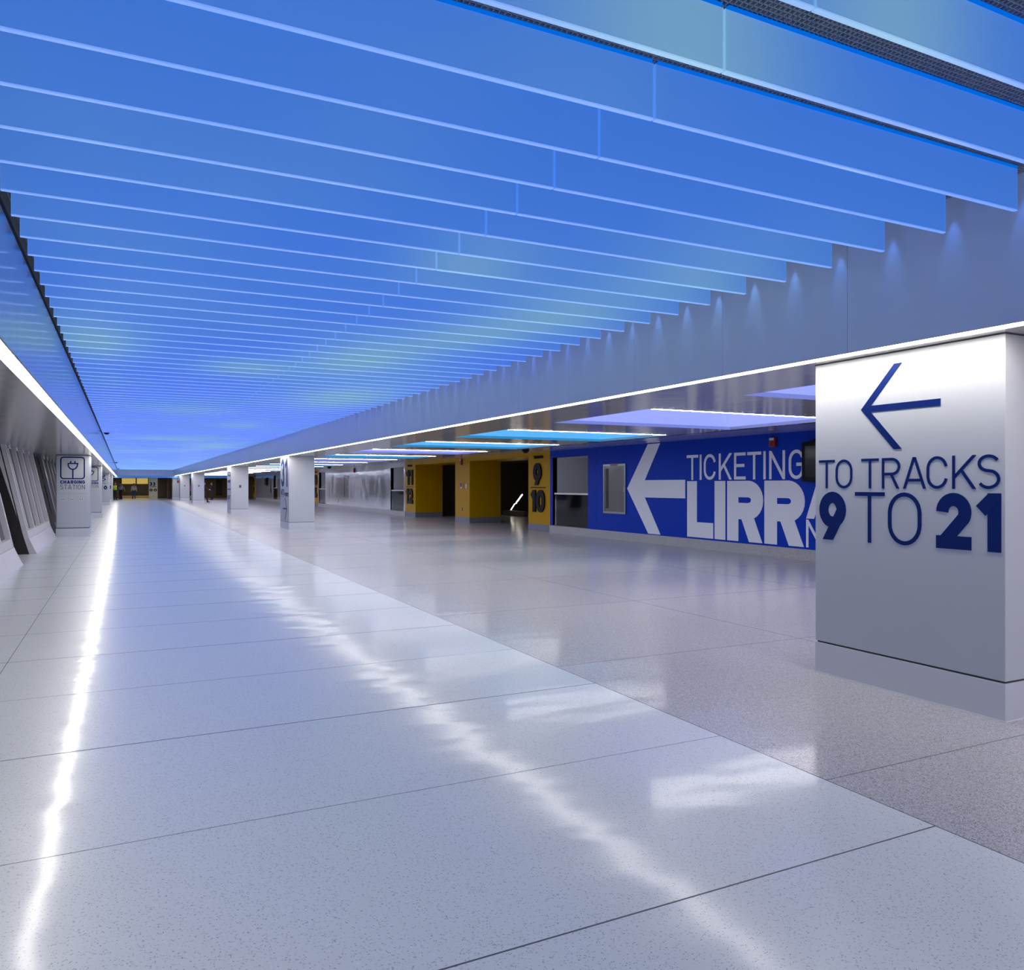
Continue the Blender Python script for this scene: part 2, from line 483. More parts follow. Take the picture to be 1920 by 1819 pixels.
def add_glyph(mb, ch, frame, x, y, w, h, t, mat, d=0.004):
    for i, (pts, closed) in enumerate(glyph(ch, w / h, t / h)):
        for j, q in enumerate(ribbon(pts, closed, t / h, (0, w / h, 0, 1))):
            mb.prism([(x + a * h, y + b * h) for a, b in q], frame, 0, d + 0.0006 * i + 0.0002 * (j % 2), mat)
def add_word(mb, word, frame, x0, x1, y, h, t, mat, d=0.004, gap=None, widths=None):
    rel = {'I': None, '1': 0.62, 'L': 0.85, 'E': 0.85, 'T': 0.95, 'N': 1.05, 'A': 1.15, 'W': 1.5, ' ': 0.5}
    gap = t * 0.9 if gap is None else gap
    ws = [rel.get(c, 1.0) for c in word]
    fixed = sum(t for w in ws if w is None) + gap * (len(word) - 1)
    unit = (x1 - x0 - fixed) / max(sum(w for w in ws if w), 1e-3)
    x = x0
    for c, w in zip(word, ws):
        ww = t if w is None else w * unit
        if c != ' ': add_glyph(mb, c, frame, x, y, ww, h, t, mat, d)
        x += ww + gap
def add_strokes(mb, strokes, frame, t, mat, d=0.004, limits=None):
    for i, (pts, closed) in enumerate(strokes):
        for j, q in enumerate(ribbon(pts, closed, t, limits)):
            mb.prism(q, frame, 0, d + 0.0006 * i + 0.0002 * (j % 2), mat)
def side_frame(u, v_left):
    """face looking towards -x; the text runs towards the camera (-y)"""
    return (Vector((u, v_left, 0)), Vector((0, -1, 0)), Vector((0, 0, 1)), Vector((-1, 0, 0)))
def front_frame(u_left, v):
    """face looking towards -y; the text runs to +x"""
    return (Vector((u_left, v, 0)), Vector((1, 0, 0)), Vector((0, 0, 1)), Vector((0, -1, 0)))

# ---------------------------------------------------------------- setting: sizes
YB, YE = -8.0, 89.6            # hall from behind the camera to the end beam
ZS, ZL = 2.462, 2.372          # right soffit, left soffit
XF, XL = 4.735, -0.660         # right and left fascia
WX = 12.15                     # right wall
ZG = 3.335                     # egg-crate grid

mb = MB(); mb.box(-4.2, 20.0, YB, 108, -0.2, 0.0, M['floor'])
struct(mb, 'floor')
mb = MB()
def joint_x(x, y0, y1, w): mb.box(x - w/2, x + w/2, y0, y1, 0.0, 0.0007, M['joint'])
def joint_y(y, x0, x1, w): mb.box(x0, x1, y - w/2, y + w/2, 0.0, 0.0007, M['joint'])
joint_x(-0.885, YB, 89, 0.006); joint_x(3.20, YB, 89, 0.005); joint_x(5.92, YB, 89, 0.005); joint_x(9.0, YB, 89, 0.004)
k = -4
while 2.28 + 2.78 * k < 88:
    joint_y(2.28 + 2.78 * k, -1.72, 3.2, 0.007)
    joint_y(3.67 + 2.78 * k, -1.72, 3.2, 0.0025)
    joint_y(2.28 + 2.78 * k + 0.6, 3.2, 12.0, 0.004)
    k += 1
struct(mb, 'trim_1')

# plenum and egg-crate ceiling over the blades
mb = MB(); mb.box(XL - 0.12, XF + 0.1, YB, YE + 0.1, ZG + 0.035, ZG + 0.10, M['plenum'])
x = XL
while x < XF:
    mb.box(x - 0.0020, x + 0.0020, YB, YE, ZG, ZG + 0.026, M['grid'], skip='tfk'); x += 0.0252
y = YB
while y < YE:
    mb.box(XL, XF, y - 0.0020, y + 0.0020, ZG, ZG + 0.026, M['grid'], skip='tlr'); y += 0.0252 if -1 < y < 14 else 0.076
struct(mb, 'ceiling')

# fascias beside the blades, with panel joints as narrow slots between panels
def fascia(x0, x1, z0, z1, mat, name, start):
    mb = MB(); y = start
    while y < YE:
        a, b = max(y + 0.0015, YB), min(y + 1.3335 - 0.0015, YE)
        if b > a: mb.box(x0, x1, a, b, z0, z1, mat)
        y += 1.3335
    xm = (x0 + x1) / 2
    mb.box(xm - 0.001, xm + 0.001, YB, YE, z0 + 0.004, z1 - 0.004, M['groove'])
    struct(mb, name)
fascia(XF - 0.004, XF + 0.002, ZS + 0.004, ZG + 0.03, M['fascia'], 'wall_fascia_right', 4.065 - 1.3335 * 10)
fascia(XL - 0.002, XL + 0.004, ZL + 0.004, 3.155, M['fascia_gloss'], 'wall_fascia_left', 3.6 - 1.3335 * 9)
mb = MB(); mb.box(XL - 0.10, XL - 0.06, YB, YE, 3.0, ZG + 0.05, M['groove'])  # backing coloured black for the shadow in the gap above the left fascia
struct(mb, 'gap_shade_backing')

# soffit, right: long strips and cross strips round the light coffers, cove to the wall
CX0, CX1 = 5.95, 9.47
coffers = []
k = -1
while 4.02 + 4.14 * k < 86:
    coffers.append((4.02 + 4.14 * k, 4.02 + 4.14 * k + 2.45)); k += 1
mb = MB(); y = YB
mb.box(XF + 0.14, CX0, YB, YE, ZS, ZS + 0.05, M['soffit'])
mb.box(CX1, 9.51, YB, YE, ZS, ZS + 0.05, M['soffit'])
for a, b in coffers:
    mb.box(CX0, CX1, y, a, ZS, ZS + 0.05, M['soffit']); y = b
mb.box(CX0, CX1, y, YE, ZS, ZS + 0.05, M['soffit'])
struct(mb, 'ceiling_right')
mb = MB()
mb.poly([(9.515, YB, ZS + 0.002), (WX, YB, 2.576), (WX, YE, 2.576), (9.515, YE, ZS + 0.002)], M['cove'])
mb.poly([(9.515, YB, ZS + 0.05), (WX, YB, 2.62), (WX, YE, 2.62), (9.515, YE, ZS + 0.05)], M['cove'])
y = -6.0                                             # black air slots, one per panel
while y < 88:
    mb.box(9.545, 9.585, y + 0.25, y + 1.95, ZS - 0.004, ZS + 0.02, M['black']); y += 2.2
struct(mb, 'ceiling_cove')
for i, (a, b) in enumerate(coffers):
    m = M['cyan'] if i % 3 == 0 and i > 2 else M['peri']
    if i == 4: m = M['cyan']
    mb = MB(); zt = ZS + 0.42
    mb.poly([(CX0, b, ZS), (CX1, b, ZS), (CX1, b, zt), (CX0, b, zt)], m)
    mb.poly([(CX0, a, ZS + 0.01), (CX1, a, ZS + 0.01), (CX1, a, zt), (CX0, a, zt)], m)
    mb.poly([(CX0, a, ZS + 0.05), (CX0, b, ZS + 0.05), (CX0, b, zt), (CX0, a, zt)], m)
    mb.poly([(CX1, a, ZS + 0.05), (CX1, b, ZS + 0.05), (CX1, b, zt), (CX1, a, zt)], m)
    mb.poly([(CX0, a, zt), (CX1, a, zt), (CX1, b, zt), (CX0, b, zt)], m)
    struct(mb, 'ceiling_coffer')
# soffit, left
mb = MB()
mb.box(-3.6, XL - 0.118, YB, YE, ZL, ZL + 0.05, M['soffit'])
struct(mb, 'ceiling_left')

# ---------------------------------------------------------------- light strips and linear lamps
def strip(name, x0, x1, z, label):
    t = thing(name, ((x0 + x1) / 2, 40, z), label, 'light strip')
    mb = MB(); y = YB
    while y < YE - 0.1:
        mb.poly([(x0 + 0.006, y, z), (x1 - 0.006, y, z), (x1 - 0.006, min(y + 1.5, YE - 0.1), z), (x0 + 0.006, min(y + 1.5, YE - 0.1), z)], M['strip']); y += 1.5
    mb.build('diffuser', t)
    mb = MB(); mb.box(x0, x0 + 0.005, YB, YE - 0.1, z - 0.003, z + 0.05, M['lamp_plate']); mb.box(x1 - 0.005, x1, YB, YE - 0.1, z - 0.003, z + 0.05, M['lamp_plate'])
    mb.box(x0, x1, YB, YE - 0.1, z + 0.03, z + 0.05, M['lamp_plate'])
    mb.build('housing', t)
strip('light_strip', XF + 0.003, XF + 0.138, ZS + 0.003, 'long warm white light strip under the right fascia, above the lettered column')
strip('light_strip', XL - 0.116, XL - 0.003, ZL + 0.003, 'long warm white light strip under the left fascia, above the charging columns')
lampk = 0
for i, (a, b) in enumerate(coffers):
    nm = i - 1
    if i == 0: lab = 'white linear ceiling lamp nearest the camera, hidden behind the lettered column'
    elif nm < 8: lab = 'white linear lamp on near edge of the %s ceiling coffer in view, right aisle' % ORD[nm]
    else: lab = 'white linear ceiling lamp on a far coffer edge of the right aisle'
    if i == 0 or i == 1:      # these two hang outside or behind the column; still light the aisle
        pass
    t = thing('linear_lamp', ((CX0 + CX1) / 2, a, ZS), lab, 'lamp', 'linear lamps along the ceiling coffers')
    mb = MB(); mb.poly([(CX0 + 0.02, a - 0.078, ZS - 0.0045), (CX1 - 0.15, a - 0.078, ZS - 0.0045), (CX1 - 0.15, a - 0.012, ZS - 0.0045), (CX0 + 0.02, a - 0.012, ZS - 0.0045)], M['lamp'])
    mb.build('diffuser', t)
    mb = MB(); mb.box(CX0, CX1 - 0.13, a - 0.085, a - 0.005, ZS - 0.004, ZS, M['lamp_plate'])
    mb.build('housing', t)

# ---------------------------------------------------------------- glass light baffles
BZ0, BZ1 = 3.080, 3.318
XM0, XM1, XR = -0.592, 2.052, 4.605
def blade_mesh(name, w):
    mb = MB(); d = 0.010
    mb.box(0, w, -d, d, 0, BZ1 - BZ0, M['blade'])
    e = 0.0105
    mb.box(-0.002, w + 0.002, -e, e, -0.003, 0.004, M['blade_edge'])      # polished lower edge
    mb.box(-0.002, 0.002, -e, e, 0, BZ1 - BZ0, M['blade_side'])
    mb.box(w - 0.002, w + 0.002, -e, e, 0, BZ1 - BZ0, M['blade_side'])
    o = mb.build(name); me = o.data; bpy.data.objects.remove(o); return me
def cap_mesh(w):
    mb = MB(); mb.box(0.01, w - 0.01, -0.019, 0.019, 0.001, 0.012, M['led_blue'])
    for s in (0.28, 0.72): mb.box(w*s - 0.001, w*s + 0.001, 0, 0.002, 0, 0.02, M['steel'])
    o = mb.build('led_rail'); me = o.data; bpy.data.objects.remove(o); return me
W1, W2 = XM1 - 0.006 - XM0, XR - XM1 - 0.006
blades = ((XM0, blade_mesh('glass_baffle', W1), cap_mesh(W1), 'left'), (XM1 + 0.006, blade_mesh('glass_baffle', W2), cap_mesh(W2), 'right'))
ROW0, DY = 2.783, 0.4406
rows = list(range(-2, 148))
for n, k in enumerate(rows):
    y = ROW0 + DY * k
    for x0, me, ce, side in blades:
        o = bpy.data.objects.new('glass_baffle', me); COL.objects.link(o)
        o.location = (x0, y, BZ0)
        c = bpy.data.objects.new('led_rail', ce); COL.objects.link(c)
        c.parent = o; c.location = (0, 0, BZ1 - BZ0)
        if n < 20: lab = 'frosted glass light baffle, %s bank, %s row counted from the nearest' % (side, ORD[n])
        else: lab = 'frosted blue glass light baffle in the far rows of the %s bank' % side
        tag(o, lab, 'ceiling blade', 'hanging glass light baffles under the ceiling')
# the remaining rows (beyond the individual ones, and those behind the camera) as one object
mb = MB()
for k in [j for j in range(-22, 197) if j < -2 or j >= 148]:
    y = ROW0 + DY * k
    if y > YE - 0.1 or y < YB: continue
    for x0, w in ((XM0, W1), (XM1 + 0.006, W2)):
        mb.box(x0, x0 + w, y - 0.010, y + 0.010, BZ0 + 0.004, BZ1, M['blade'])
        mb.box(x0, x0 + w, y - 0.0105, y + 0.0105, BZ0 - 0.003, BZ0 + 0.004, M['blade_edge'])
        mb.box(x0, x0 + w, y - 0.019, y + 0.019, BZ1 + 0.001, BZ1 + 0.012, M['led_blue'])
tag(mb.build('glass_baffles_distant'), 'mass of blue glass light baffles at the far end of the hall', 'ceiling blades', 'hanging glass light baffles under the ceiling', 'stuff')
# LED line ends: a narrow beam down the right fascia at every row
for k in range(-1, 60):
    y = ROW0 + DY * k
    ld = bpy.data.lights.new('led_beam', 'SPOT')
    c = led_colour(4.5, y); mxc = max(c)
    ld.color = tuple(min(a / mxc, 1) for a in c)
    ld.energy = 3.6; ld.spot_size = math.radians(34); ld.spot_blend = 0.9; ld.shadow_soft_size = 0.01
    lo = bpy.data.objects.new('led_beam', ld); COL.objects.link(lo)
    lo.location = (XF - 0.070, y + 0.02, BZ1 + 0.005)
    lo.rotation_euler = (0, math.radians(-8), 0)

# ---------------------------------------------------------------- columns
def column(x0, x1, y0, y1, zt, label, group, round_edge=0.0):
    t = thing('column', ((x0 + x1) / 2, (y0 + y1) / 2, 0), label, 'column', group)
    mb = MB(); mb.box(x0, x1, y0, y1, 0.256, zt, M['column'])
    mb.build('shaft', t, bevel=0.004 if not round_edge else round_edge)
    mb = MB(); mb.box(x0 + 0.012, x1 - 0.012, y0 + 0.012, y1 - 0.012, 0.20, 0.26, M['groove'])
    mb.build('reveal', t)
    mb = MB(); mb.box(x0 - 0.002, x1 + 0.002, y0 - 0.002, y1 + 0.002, 0.008, 0.243, M['column_base'])
    mb.build('base', t, bevel=0.002)
    mb = MB(); mb.box(x0 - 0.005, x1 + 0.005, y0 - 0.005, y1 + 0.005, 0.0, 0.008, M['bright'])
    mb.build('base_trim', t)
    mb = MB(); mb.box(x0 - 0.003, x1 + 0.003, y0 - 0.003, y1 + 0.003, zt - 0.006, zt - 0.001, M['groove'])
    mb.build('top_reveal', t)
    return t
RC = 'columns in a row along the right of the hall'
UX = 4.985
P1 = column(UX, UX + 0.87, 3.075, 4.595, ZS, 'big near white column lettered TO TRACKS 9 TO 21 with a blue arrow', RC)
fr = side_frame(UX - 0.0005, 0.0)
def word_px(mb, word, spans, fr, z0, z1, t, mat, d=0.003):
    for ch, (a, b) in zip(word, spans):
        add_glyph(mb, ch, fr, -a, z0, a - b, z1 - z0, t, mat, d)
mb = MB()
add_strokes(mb, [([(-3.80, 2.42), (-4.125, 2.066), (-3.80, 1.71)], 0), ([(-4.11, 2.066), (-3.513, 2.066)], 0)], fr, 0.048, M['letter_blue'], 0.003, (-5, 0, 1.758, 2.376))
mb.build('arrow', P1)
mb = MB()
word_px(mb, 'TOTRACKS', [(4.558,4.402),(4.394,4.236),(4.154,4.002),(3.975,3.823),(3.801,3.622),(3.617,3.461),(3.429,3.266),(3.257,3.106)], fr, 1.474, 1.697, 0.0200, M['letter_blue'])
mb.build('tracks_lettering', P1)
mb = MB()
word_px(mb, '9', [(4.553, 4.296)], fr, 1.070, 1.447, 0.088, M['letter_blue'])
word_px(mb, 'TO', [(4.212, 3.952), (3.924, 3.656)], fr, 1.070, 1.447, 0.029, M['letter_blue'])
word_px(mb, '21', [(3.545, 3.296), (3.273, 3.100)], fr, 1.070, 1.447, 0.088, M['letter_blue'])
mb.build('number_lettering', P1)

C31 = column(4.93, 5.78, 26.85, 28.45, ZS, 'white column with blue 31 STREET lettering on its hall side', RC)
fr = side_frame(4.9295, 0.0)
mb = MB()
word_px(mb, '31', [(28.30, 27.69), (27.60, 27.12)], fr, 1.44, 2.41, 0.17, M['letter_blue'])
mb.build('number_lettering', C31)
mb = MB()
add_word(mb, 'W31', fr, -28.30, -27.73, 1.14, 0.22, 0.03, M['letter_blue'])
add_word(mb, 'STREET', fr, -27.66, -26.92, 1.12, 0.12, 0.03, M['letter_blue'])
add_strokes(mb, [([(-28.3, 1.10), (-27.7, 1.10)], 0)], fr, 0.012, M['letter_blue'])
mb.build('street_lettering', C31)
mb = MB()
add_strokes(mb, [([(-27.60, 1.10), (-27.25, 0.69), (-27.60, 0.27)], 0), ([(-27.95, 0.69), (-27.25, 0.69)], 0)], fr, 0.045, M['letter_blue'], 0.003, (-30, 0, 0.295, 1.07))
mb.build('arrow', C31)
C42 = column(4.95, 5.81, 42.9, 44.6, ZS, 'white column with small blue lettering behind the 31 column', RC)
fr = side_frame(4.9495, 0.0)
mb = MB()
add_word(mb, 'W32', fr, -44.4, -43.2, 1.95, 0.25, 0.05, M['letter_blue'])
add_word(mb, 'STREET', fr, -44.4, -43.1, 1.62, 0.14, 0.04, M['letter_blue'])
add_strokes(mb, [([(-44.4, 1.28), (-43.1, 1.28)], 0)], fr, 0.05, M['letter_blue'])
add_word(mb, 'EAST', fr, -44.3, -43.2, 0.75, 0.22, 0.05, M['letter_blue'])
mb.build('street_lettering', C42)
C68 = column(5.0, 5.87, 68.8, 70.5, ZS, 'plain white column with grey plate, beside the walking man', RC)
C86 = column(4.86, 5.70, 82.5, 84.1, ZS, 'plain white column with small grey plate, nearly farthest of the right row', RC)
C92 = column(4.55, 5.42, 89.9, 91.0, 2.24, 'bluish column with a small red sign, farthest of the right row', RC)
for c, x, y in ((C42, 5.40, 42.9), (C68, 5.45, 68.8), (C86, 5.26, 82.5)):
    mb = MB(); mb.box(x - 0.055, x + 0.055, y - 0.012, y, 1.36, 1.50, M['wall_base'])
    mb.box(x - 0.03, x + 0.03, y - 0.016, y - 0.011, 1.39, 1.47, M['groove'])
    mb.build('plate', c)
mb = MB(); mb.box(4.98, 5.36, 89.88, 89.9, 1.72, 1.98, M['red']); mb.build('red_sign', C92)

# charging columns on the left
LC = 'columns in a row along the left of the hall'
def charging(y0, x0, x1, label):
    t = column(x0, x1, y0, y0 + 1.2, ZL, label, LC, round_edge=0.03)
    mb = MB(); mb.box(x0 + 0.07, x0 + 0.752, y0 - 0.008, y0, 1.26, 2.345, M['column'])
    sp = mb.build('sign_panel', t, bevel=0.002)
    fr = front_frame(x0, y0 - 0.0085); xa, xb = 0.108, 0.736
    mb = MB(); r = 0.07; za, zb = 1.668, 2.318; o = 0.0165
    def rr(x0, x1, y0, y1, r):
        return arc(x1-r, y1-r, r, r, 0, 90, 6) + arc(x0+r, y1-r, r, r, 90, 180, 6) + arc(x0+r, y0+r, r, r, 180, 270, 6) + arc(x1-r, y0+r, r, r, 270, 360, 6)
    cx = 0.427
    add_strokes(mb, [(rr(xa + o, xb - o, za + o, zb - o, r), 1),
                     ([(cx - 0.125, 2.122), (cx + 0.125, 2.122)] + arc(cx, 2.10, 0.118, 0.148, 0, -180, 16) + [(cx - 0.118, 2.122)], 0),
                     ([(cx, 1.955), (cx, za)], 0), ([(cx - 0.055, 2.122), (cx - 0.055, 2.192)], 0), ([(cx + 0.055, 2.122), (cx + 0.055, 2.192)], 0)],
                fr, 0.033, M['letter_blue'], 0.003)
    mb.build('plug_symbol', sp)
    mb = MB(); add_word(mb, 'CHARGING', fr, xa, xb, 1.537, 0.098, 0.024, M['letter_blue'], 0.003, gap=0.012)
    mb.build('charging_lettering', sp)
    mb = MB(); add_word(mb, 'STATION', fr, xa, xb, 1.372, 0.138, 0.015, M['letter_grey'], 0.003, gap=0.022)
    mb.build('station_lettering', sp)
    for k in range(3):
        xx = x0 + 0.17 + 0.235 * k
        mb = MB(); mb.box(xx - 0.055, xx + 0.055, y0 - 0.006, y0, 1.05, 1.12, M['white_plastic'])
        for s in (-0.025, 0.025):
            mb.box(xx + s - 0.012, xx + s + 0.012, y0 - 0.008, y0 - 0.005, 1.066, 1.104, M['wall_base'])
        mb.build('socket', t)
    return t
charging(26.05, -1.762, -0.903, 'nearest white column with plug symbol and CHARGING STATION lettering, left side')
charging(40.45, -1.79, -0.93, 'second CHARGING STATION column, half hidden behind the nearest one')
def lift_column(y0, x0, x1, num, label):
    t = column(x0, x1, y0, y0 + 1.2, ZL, label, LC)
    fr = front_frame(x0, y0 - 0.0005)
    mb = MB()
    def rr(x0, x1, y0, y1, r):
        return arc(x1-r, y1-r, r, r, 0, 90, 6) + arc(x0+r, y1-r, r, r, 90, 180, 6) + arc(x0+r, y0+r, r, r, 180, 270, 6) + arc(x1-r, y0+r, r, r, 270, 360, 6)
    cx = 0.47; cz = 2.02
    add_strokes(mb, [(rr(cx - 0.27, cx + 0.27, cz - 0.27, cz + 0.27, 0.06), 1)], fr, 0.012, M['letter_grey'])
    add_strokes(mb, [(arc(cx - 0.03, cz - 0.08, 0.12, 0.12, 110, 395, 16), 0),
                     ([(cx + 0.0, cz + 0.12), (cx - 0.05, cz - 0.03), (cx + 0.09, cz - 0.03), (cx + 0.14, cz - 0.17)], 0),
                     ([(cx - 0.15, cz + 0.10), (cx - 0.02, cz + 0.14), (cx + 0.10, cz + 0.06)], 0)], fr, 0.045, M['letter_blue'])
    mb.prism(arc(cx + 0.07, cz + 0.19, 0.05, 0.05, 0, 345, 11), fr, 0, 0.004, M['letter_blue'])
    mb.build('wheelchair_symbol', t)
    mb = MB(); add_word(mb, 'ONLY', fr, 0.28, 0.80, 1.58, 0.10, 0.02, M['letter_grey'])
    add_word(mb, num, fr, 0.24, 0.72, 1.16, 0.30, 0.085, M['letter_blue'])
    mb.build('number_lettering', t)
    return t
lift_column(66.3, -1.86, -0.99, '16', 'white column with wheelchair symbol above the number 16, left side')
lift_column(80.0, -1.80, -0.93, '21', 'farthest left white column, its wheelchair symbol mostly hidden')

# ---------------------------------------------------------------- right wall
def seg(name, y0, y1, z0, z1, mat, x0=WX, x1=WX + 0.16):
    mb = MB(); y = y0
    while y < y1 - 0.01:                     # panels with hairline joints
        b = min(y + 1.36, y1); b = y1 if y1 - b < 0.3 else b
        mb.box(x0, x1, y + (0.002 if y > y0 else 0), b - (0.002 if b < y1 else 0), z0, z1, mat); y = b
    mb.box(x0 + 0.01, x1 - 0.01, y0 + 0.01, y1 - 0.01, z0 + 0.004, z1 - 0.004, M['groove'])
    return struct(mb, name)
def base(y0, y1, mat): 
    mb = MB(); mb.box(WX - 0.025, WX + 0.16, y0, y1, 0, 0.222, mat); struct(mb, 'baseboard_right')
ZW = 2.60
seg('wall_right', YB, 19.633, 0.222, ZW, M['blue_wall'])
seg('wall_right', 19.633, 21.74, 2.362, ZW, M['blue_wall'])
seg('wall_right', 21.74, 21.91, 0.222, ZW, M['blue_wall'])
base(YB, 21.91, M['terrazzo_grey'])
def niche(y0, y1, label, stairs=True):
    mb = MB(); xb = WX + 2.3
    mb.poly([(WX, y0, 0.1), (xb, y0, 0.1), (xb, y0, 2.362), (WX, y0, 2.362)], M['niche'])
    mb.poly([(WX, y1, 0.1), (xb, y1, 0.1), (xb, y1, 2.362), (WX, y1, 2.362)], M['niche'])
    mb.poly([(xb, y0, 0.1), (xb, y1, 0.1), (xb, y1, 2.362), (xb, y0, 2.362)], M['niche'])
    mb.poly([(WX, y0, 2.362), (xb, y0, 2.362), (xb, y1, 2.362), (WX, y1, 2.362)], M['niche'])
    mb.poly([(WX, y0, 0.12), (xb, y0, 0.12), (xb, y1, 0.12), (WX, y1, 0.12)], M['niche'])
    struct(mb, 'wall_niche')
    t = thing('glass_guard', (WX + 0.03, (y0 + y1) / 2, 0.222), label, 'glass railing', 'glass guards in the wall niches')
    mb = MB(); mb.box(WX + 0.025, WX + 0.037, y0 + 0.02, y1 - 0.1, 0.235, 1.21, M['glass']); mb.build('glass_panel', t)
    mb = MB(); mb.box(WX + 0.005, WX + 0.06, y0 + 0.01, y1 - 0.1, 1.205, 1.255, M['bright']); mb.build('handrail', t)
    mb = MB(); mb.box(WX + 0.01, WX + 0.05, y0 + 0.01, y1 - 0.01, 0.222, 0.24, M['groove']); mb.build('shoe', t)
    mb = MB()                                              # the stair rail that rises inside the niche
    X = WX + 0.9
    for a, b in (((X, y0 + 0.05, 1.15), (X, y0 + 0.45, 0.85)), ((X, y0 + 0.45, 0.85), (X, y0 + 0.05, 0.45))):
        mb.capsule(a, b, 0.022, 0.022, M['groove'], seg=8)
    mb.build('stair_rail', t)
niche(19.633, 21.74, 'glass railing with white handrail in the niche beside the blue wall')

yk = [('9', '10', '9 and 10'), ('11', '12', '11 and 12'), ('13', '14', '13 and 14'), ('15', '16', '15 and 16'), ('17', '17', '17')]
PG = 'yellow piers along the right wall'
def pier(y0, y1, label, nums=None, depth=1.35):
    t = thing('pier', (WX + depth / 2, (y0 + y1) / 2, 0), label, 'pier', PG)
    mb = MB(); mb.box(WX, WX + depth, y0, y1, 0.222, ZW, M['yellow']); mb.build('shaft', t, bevel=0.004)
    mb = MB(); mb.box(WX - 0.006, WX + depth, y0 - 0.004, y1 + 0.004, 0, 0.222, M['wall_base']); mb.build('base', t)
    if nums:
        a, b = nums; fr = side_frame(WX - 0.002, 0.0); w = y1 - y0
        yl = y1 - 0.40 * w / 1.5; yr = y0 + 0.25 * w / 1.5
        mb = MB(); add_word(mb, 'TRACKS', fr, -(y1 - 0.40), -(y0 + 0.44), 2.365, 0.095, 0.032, M['black'], 0.02, gap=0.012)
        mb.build('tracks_lettering', t)
        for nm, z in ((a, 1.495), (b, 0.615)):
            if len(nm) == 1: xs = (-(y1 - 0.42), -(y0 + 0.53))
            else: xs = (-(y1 - 0.22), -(y0 + 0.31))
            mb = MB(); add_word(mb, nm, fr, xs[0], xs[1], z, 0.725, 0.19, M['black'], 0.05, gap=0.05)
            mb.build('number', t)
        mb = MB(); mb.prism([(-(y1 - 0.20), 1.402), (-(y0 + 0.28), 1.402), (-(y0 + 0.28), 1.432), (-(y1 - 0.20), 1.432)], fr, 0, 0.02, M['black'])
        mb.build('divider_bar', t)
    return t
def header(y0, y1):
    mb = MB(); mb.box(WX, WX + 1.35, y0, y1, 2.435, ZW, M['yellow']); struct(mb, 'wall_header')
def group_of_piers(y, a, b, last=True, mid=True):
    p = pier(y, y + 1.5, 'yellow pier with big black numbers %s over %s' % a, a)
    header(y + 1.5, y + 6.5)
    q = None
    if mid:
        q = pier(y + 6.5, y + 8.0, b[0])
        header(y + 8.0, y + 12.9)
    if last: pier(y + 12.9, y + 14.4, 'yellow pier with big black numbers %s over %s' % b[1], b[1])
    return q
mid1 = group_of_piers(21.91, ('9', '10'), ('plain yellow pier carrying a red fire alarm between two dark openings', ('11', '12')))
mb = MB(); mb.box(WX, WX + 0.16, 36.31, 36.52, 0.222, ZW, M['white_wall']); struct(mb, 'wall_right')
seg('wall_right', 36.52, 38.61, 2.362, ZW, M['white_wall'])
seg('wall_right', 38.61, 53.10, 0.222, ZW, M['white_wall'])
seg('wall_right', 53.10, 55.04, 2.362, ZW, M['white_wall'])
seg('wall_right', 55.04, 55.21, 0.222, ZW, M['white_wall'])
base(36.31, 55.21, M['terrazzo_grey'])
niche(36.52, 38.61, 'glass railing in the niche next to the pier numbered 11 over 12')
niche(53.10, 55.04, 'glass railing in the niche next to the pier numbered 13 over 14')
group_of_piers(55.21, ('13', '14'), ('plain yellow pier hidden behind the 31 column', ('15', '16')))
seg('wall_right', 69.61, 71.62, 0.222, ZW, M['white_wall'])
seg('wall_right', 71.62, 73.45, 2.362, ZW, M['white_wall'])
seg('wall_right', 73.45, 84.2, 0.222, ZW, M['white_wall'])
base(69.61, 84.2, M['terrazzo_grey'])
niche(71.62, 73.45, 'farthest glass railing in a wall niche, beyond the 31 column')
pier(84.2, 85.9, 'farthest yellow pier with black lettering down its face', ('17', '18'), 1.35)
header(85.9, 89.6)

# dark rooms behind the openings
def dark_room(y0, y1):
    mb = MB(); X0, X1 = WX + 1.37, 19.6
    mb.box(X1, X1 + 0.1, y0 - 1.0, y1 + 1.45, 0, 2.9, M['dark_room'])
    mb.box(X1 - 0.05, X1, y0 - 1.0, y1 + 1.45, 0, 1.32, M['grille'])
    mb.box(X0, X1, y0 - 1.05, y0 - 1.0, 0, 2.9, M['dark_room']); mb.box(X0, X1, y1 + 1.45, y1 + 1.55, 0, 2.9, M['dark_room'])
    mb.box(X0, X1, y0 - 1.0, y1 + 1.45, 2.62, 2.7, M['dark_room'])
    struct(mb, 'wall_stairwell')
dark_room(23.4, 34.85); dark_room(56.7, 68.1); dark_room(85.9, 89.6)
t = thing('stair_balustrade', (17.0, 34.2, 0), 'stair balustrade with glowing handrail seen through the opening beside pier 9 over 10', 'balustrade')
mb = MB(); mb.capsule((17.0, 34.6, 0.29), (17.0, 34.2, 0.58), 0.022, 0.022, M['lamp_soft'], 8); mb.capsule((17.0, 34.05, 0.62), (17.0, 33.4, 1.04), 0.03, 0.03, M['lamp_soft'], 8)
mb.build('lit_handrail', t)
mb = MB(); mb.box(16.9, 17.1, 33.0, 35.4, 0, 0.25, M['brown']); mb.build('plinth', t)
mb = MB(); mb.box(16.95, 17.25, 32.75, 33.35, 1.08, 1.12, M['steel'])
for yy in (33.0, 33.9, 34.7): mb.box(16.99, 17.01, yy, yy + 0.03, 0.25, 1.08 - max(0, yy - 33.3) * 0.6, M['steel'])
mb.build('rail_frame', t)
tl = thing('ceiling_light', (16.5, 30.0, 2.60), 'small round ceiling light inside the dark stair room by pier 9 over 10', 'light')
mb = MB(); mb.capsule((16.5, 30.0, 2.60), (16.5, 30.0, 2.61), 0.14, 0.14, M['lamp_soft'], 16); mb.build('lens', tl)
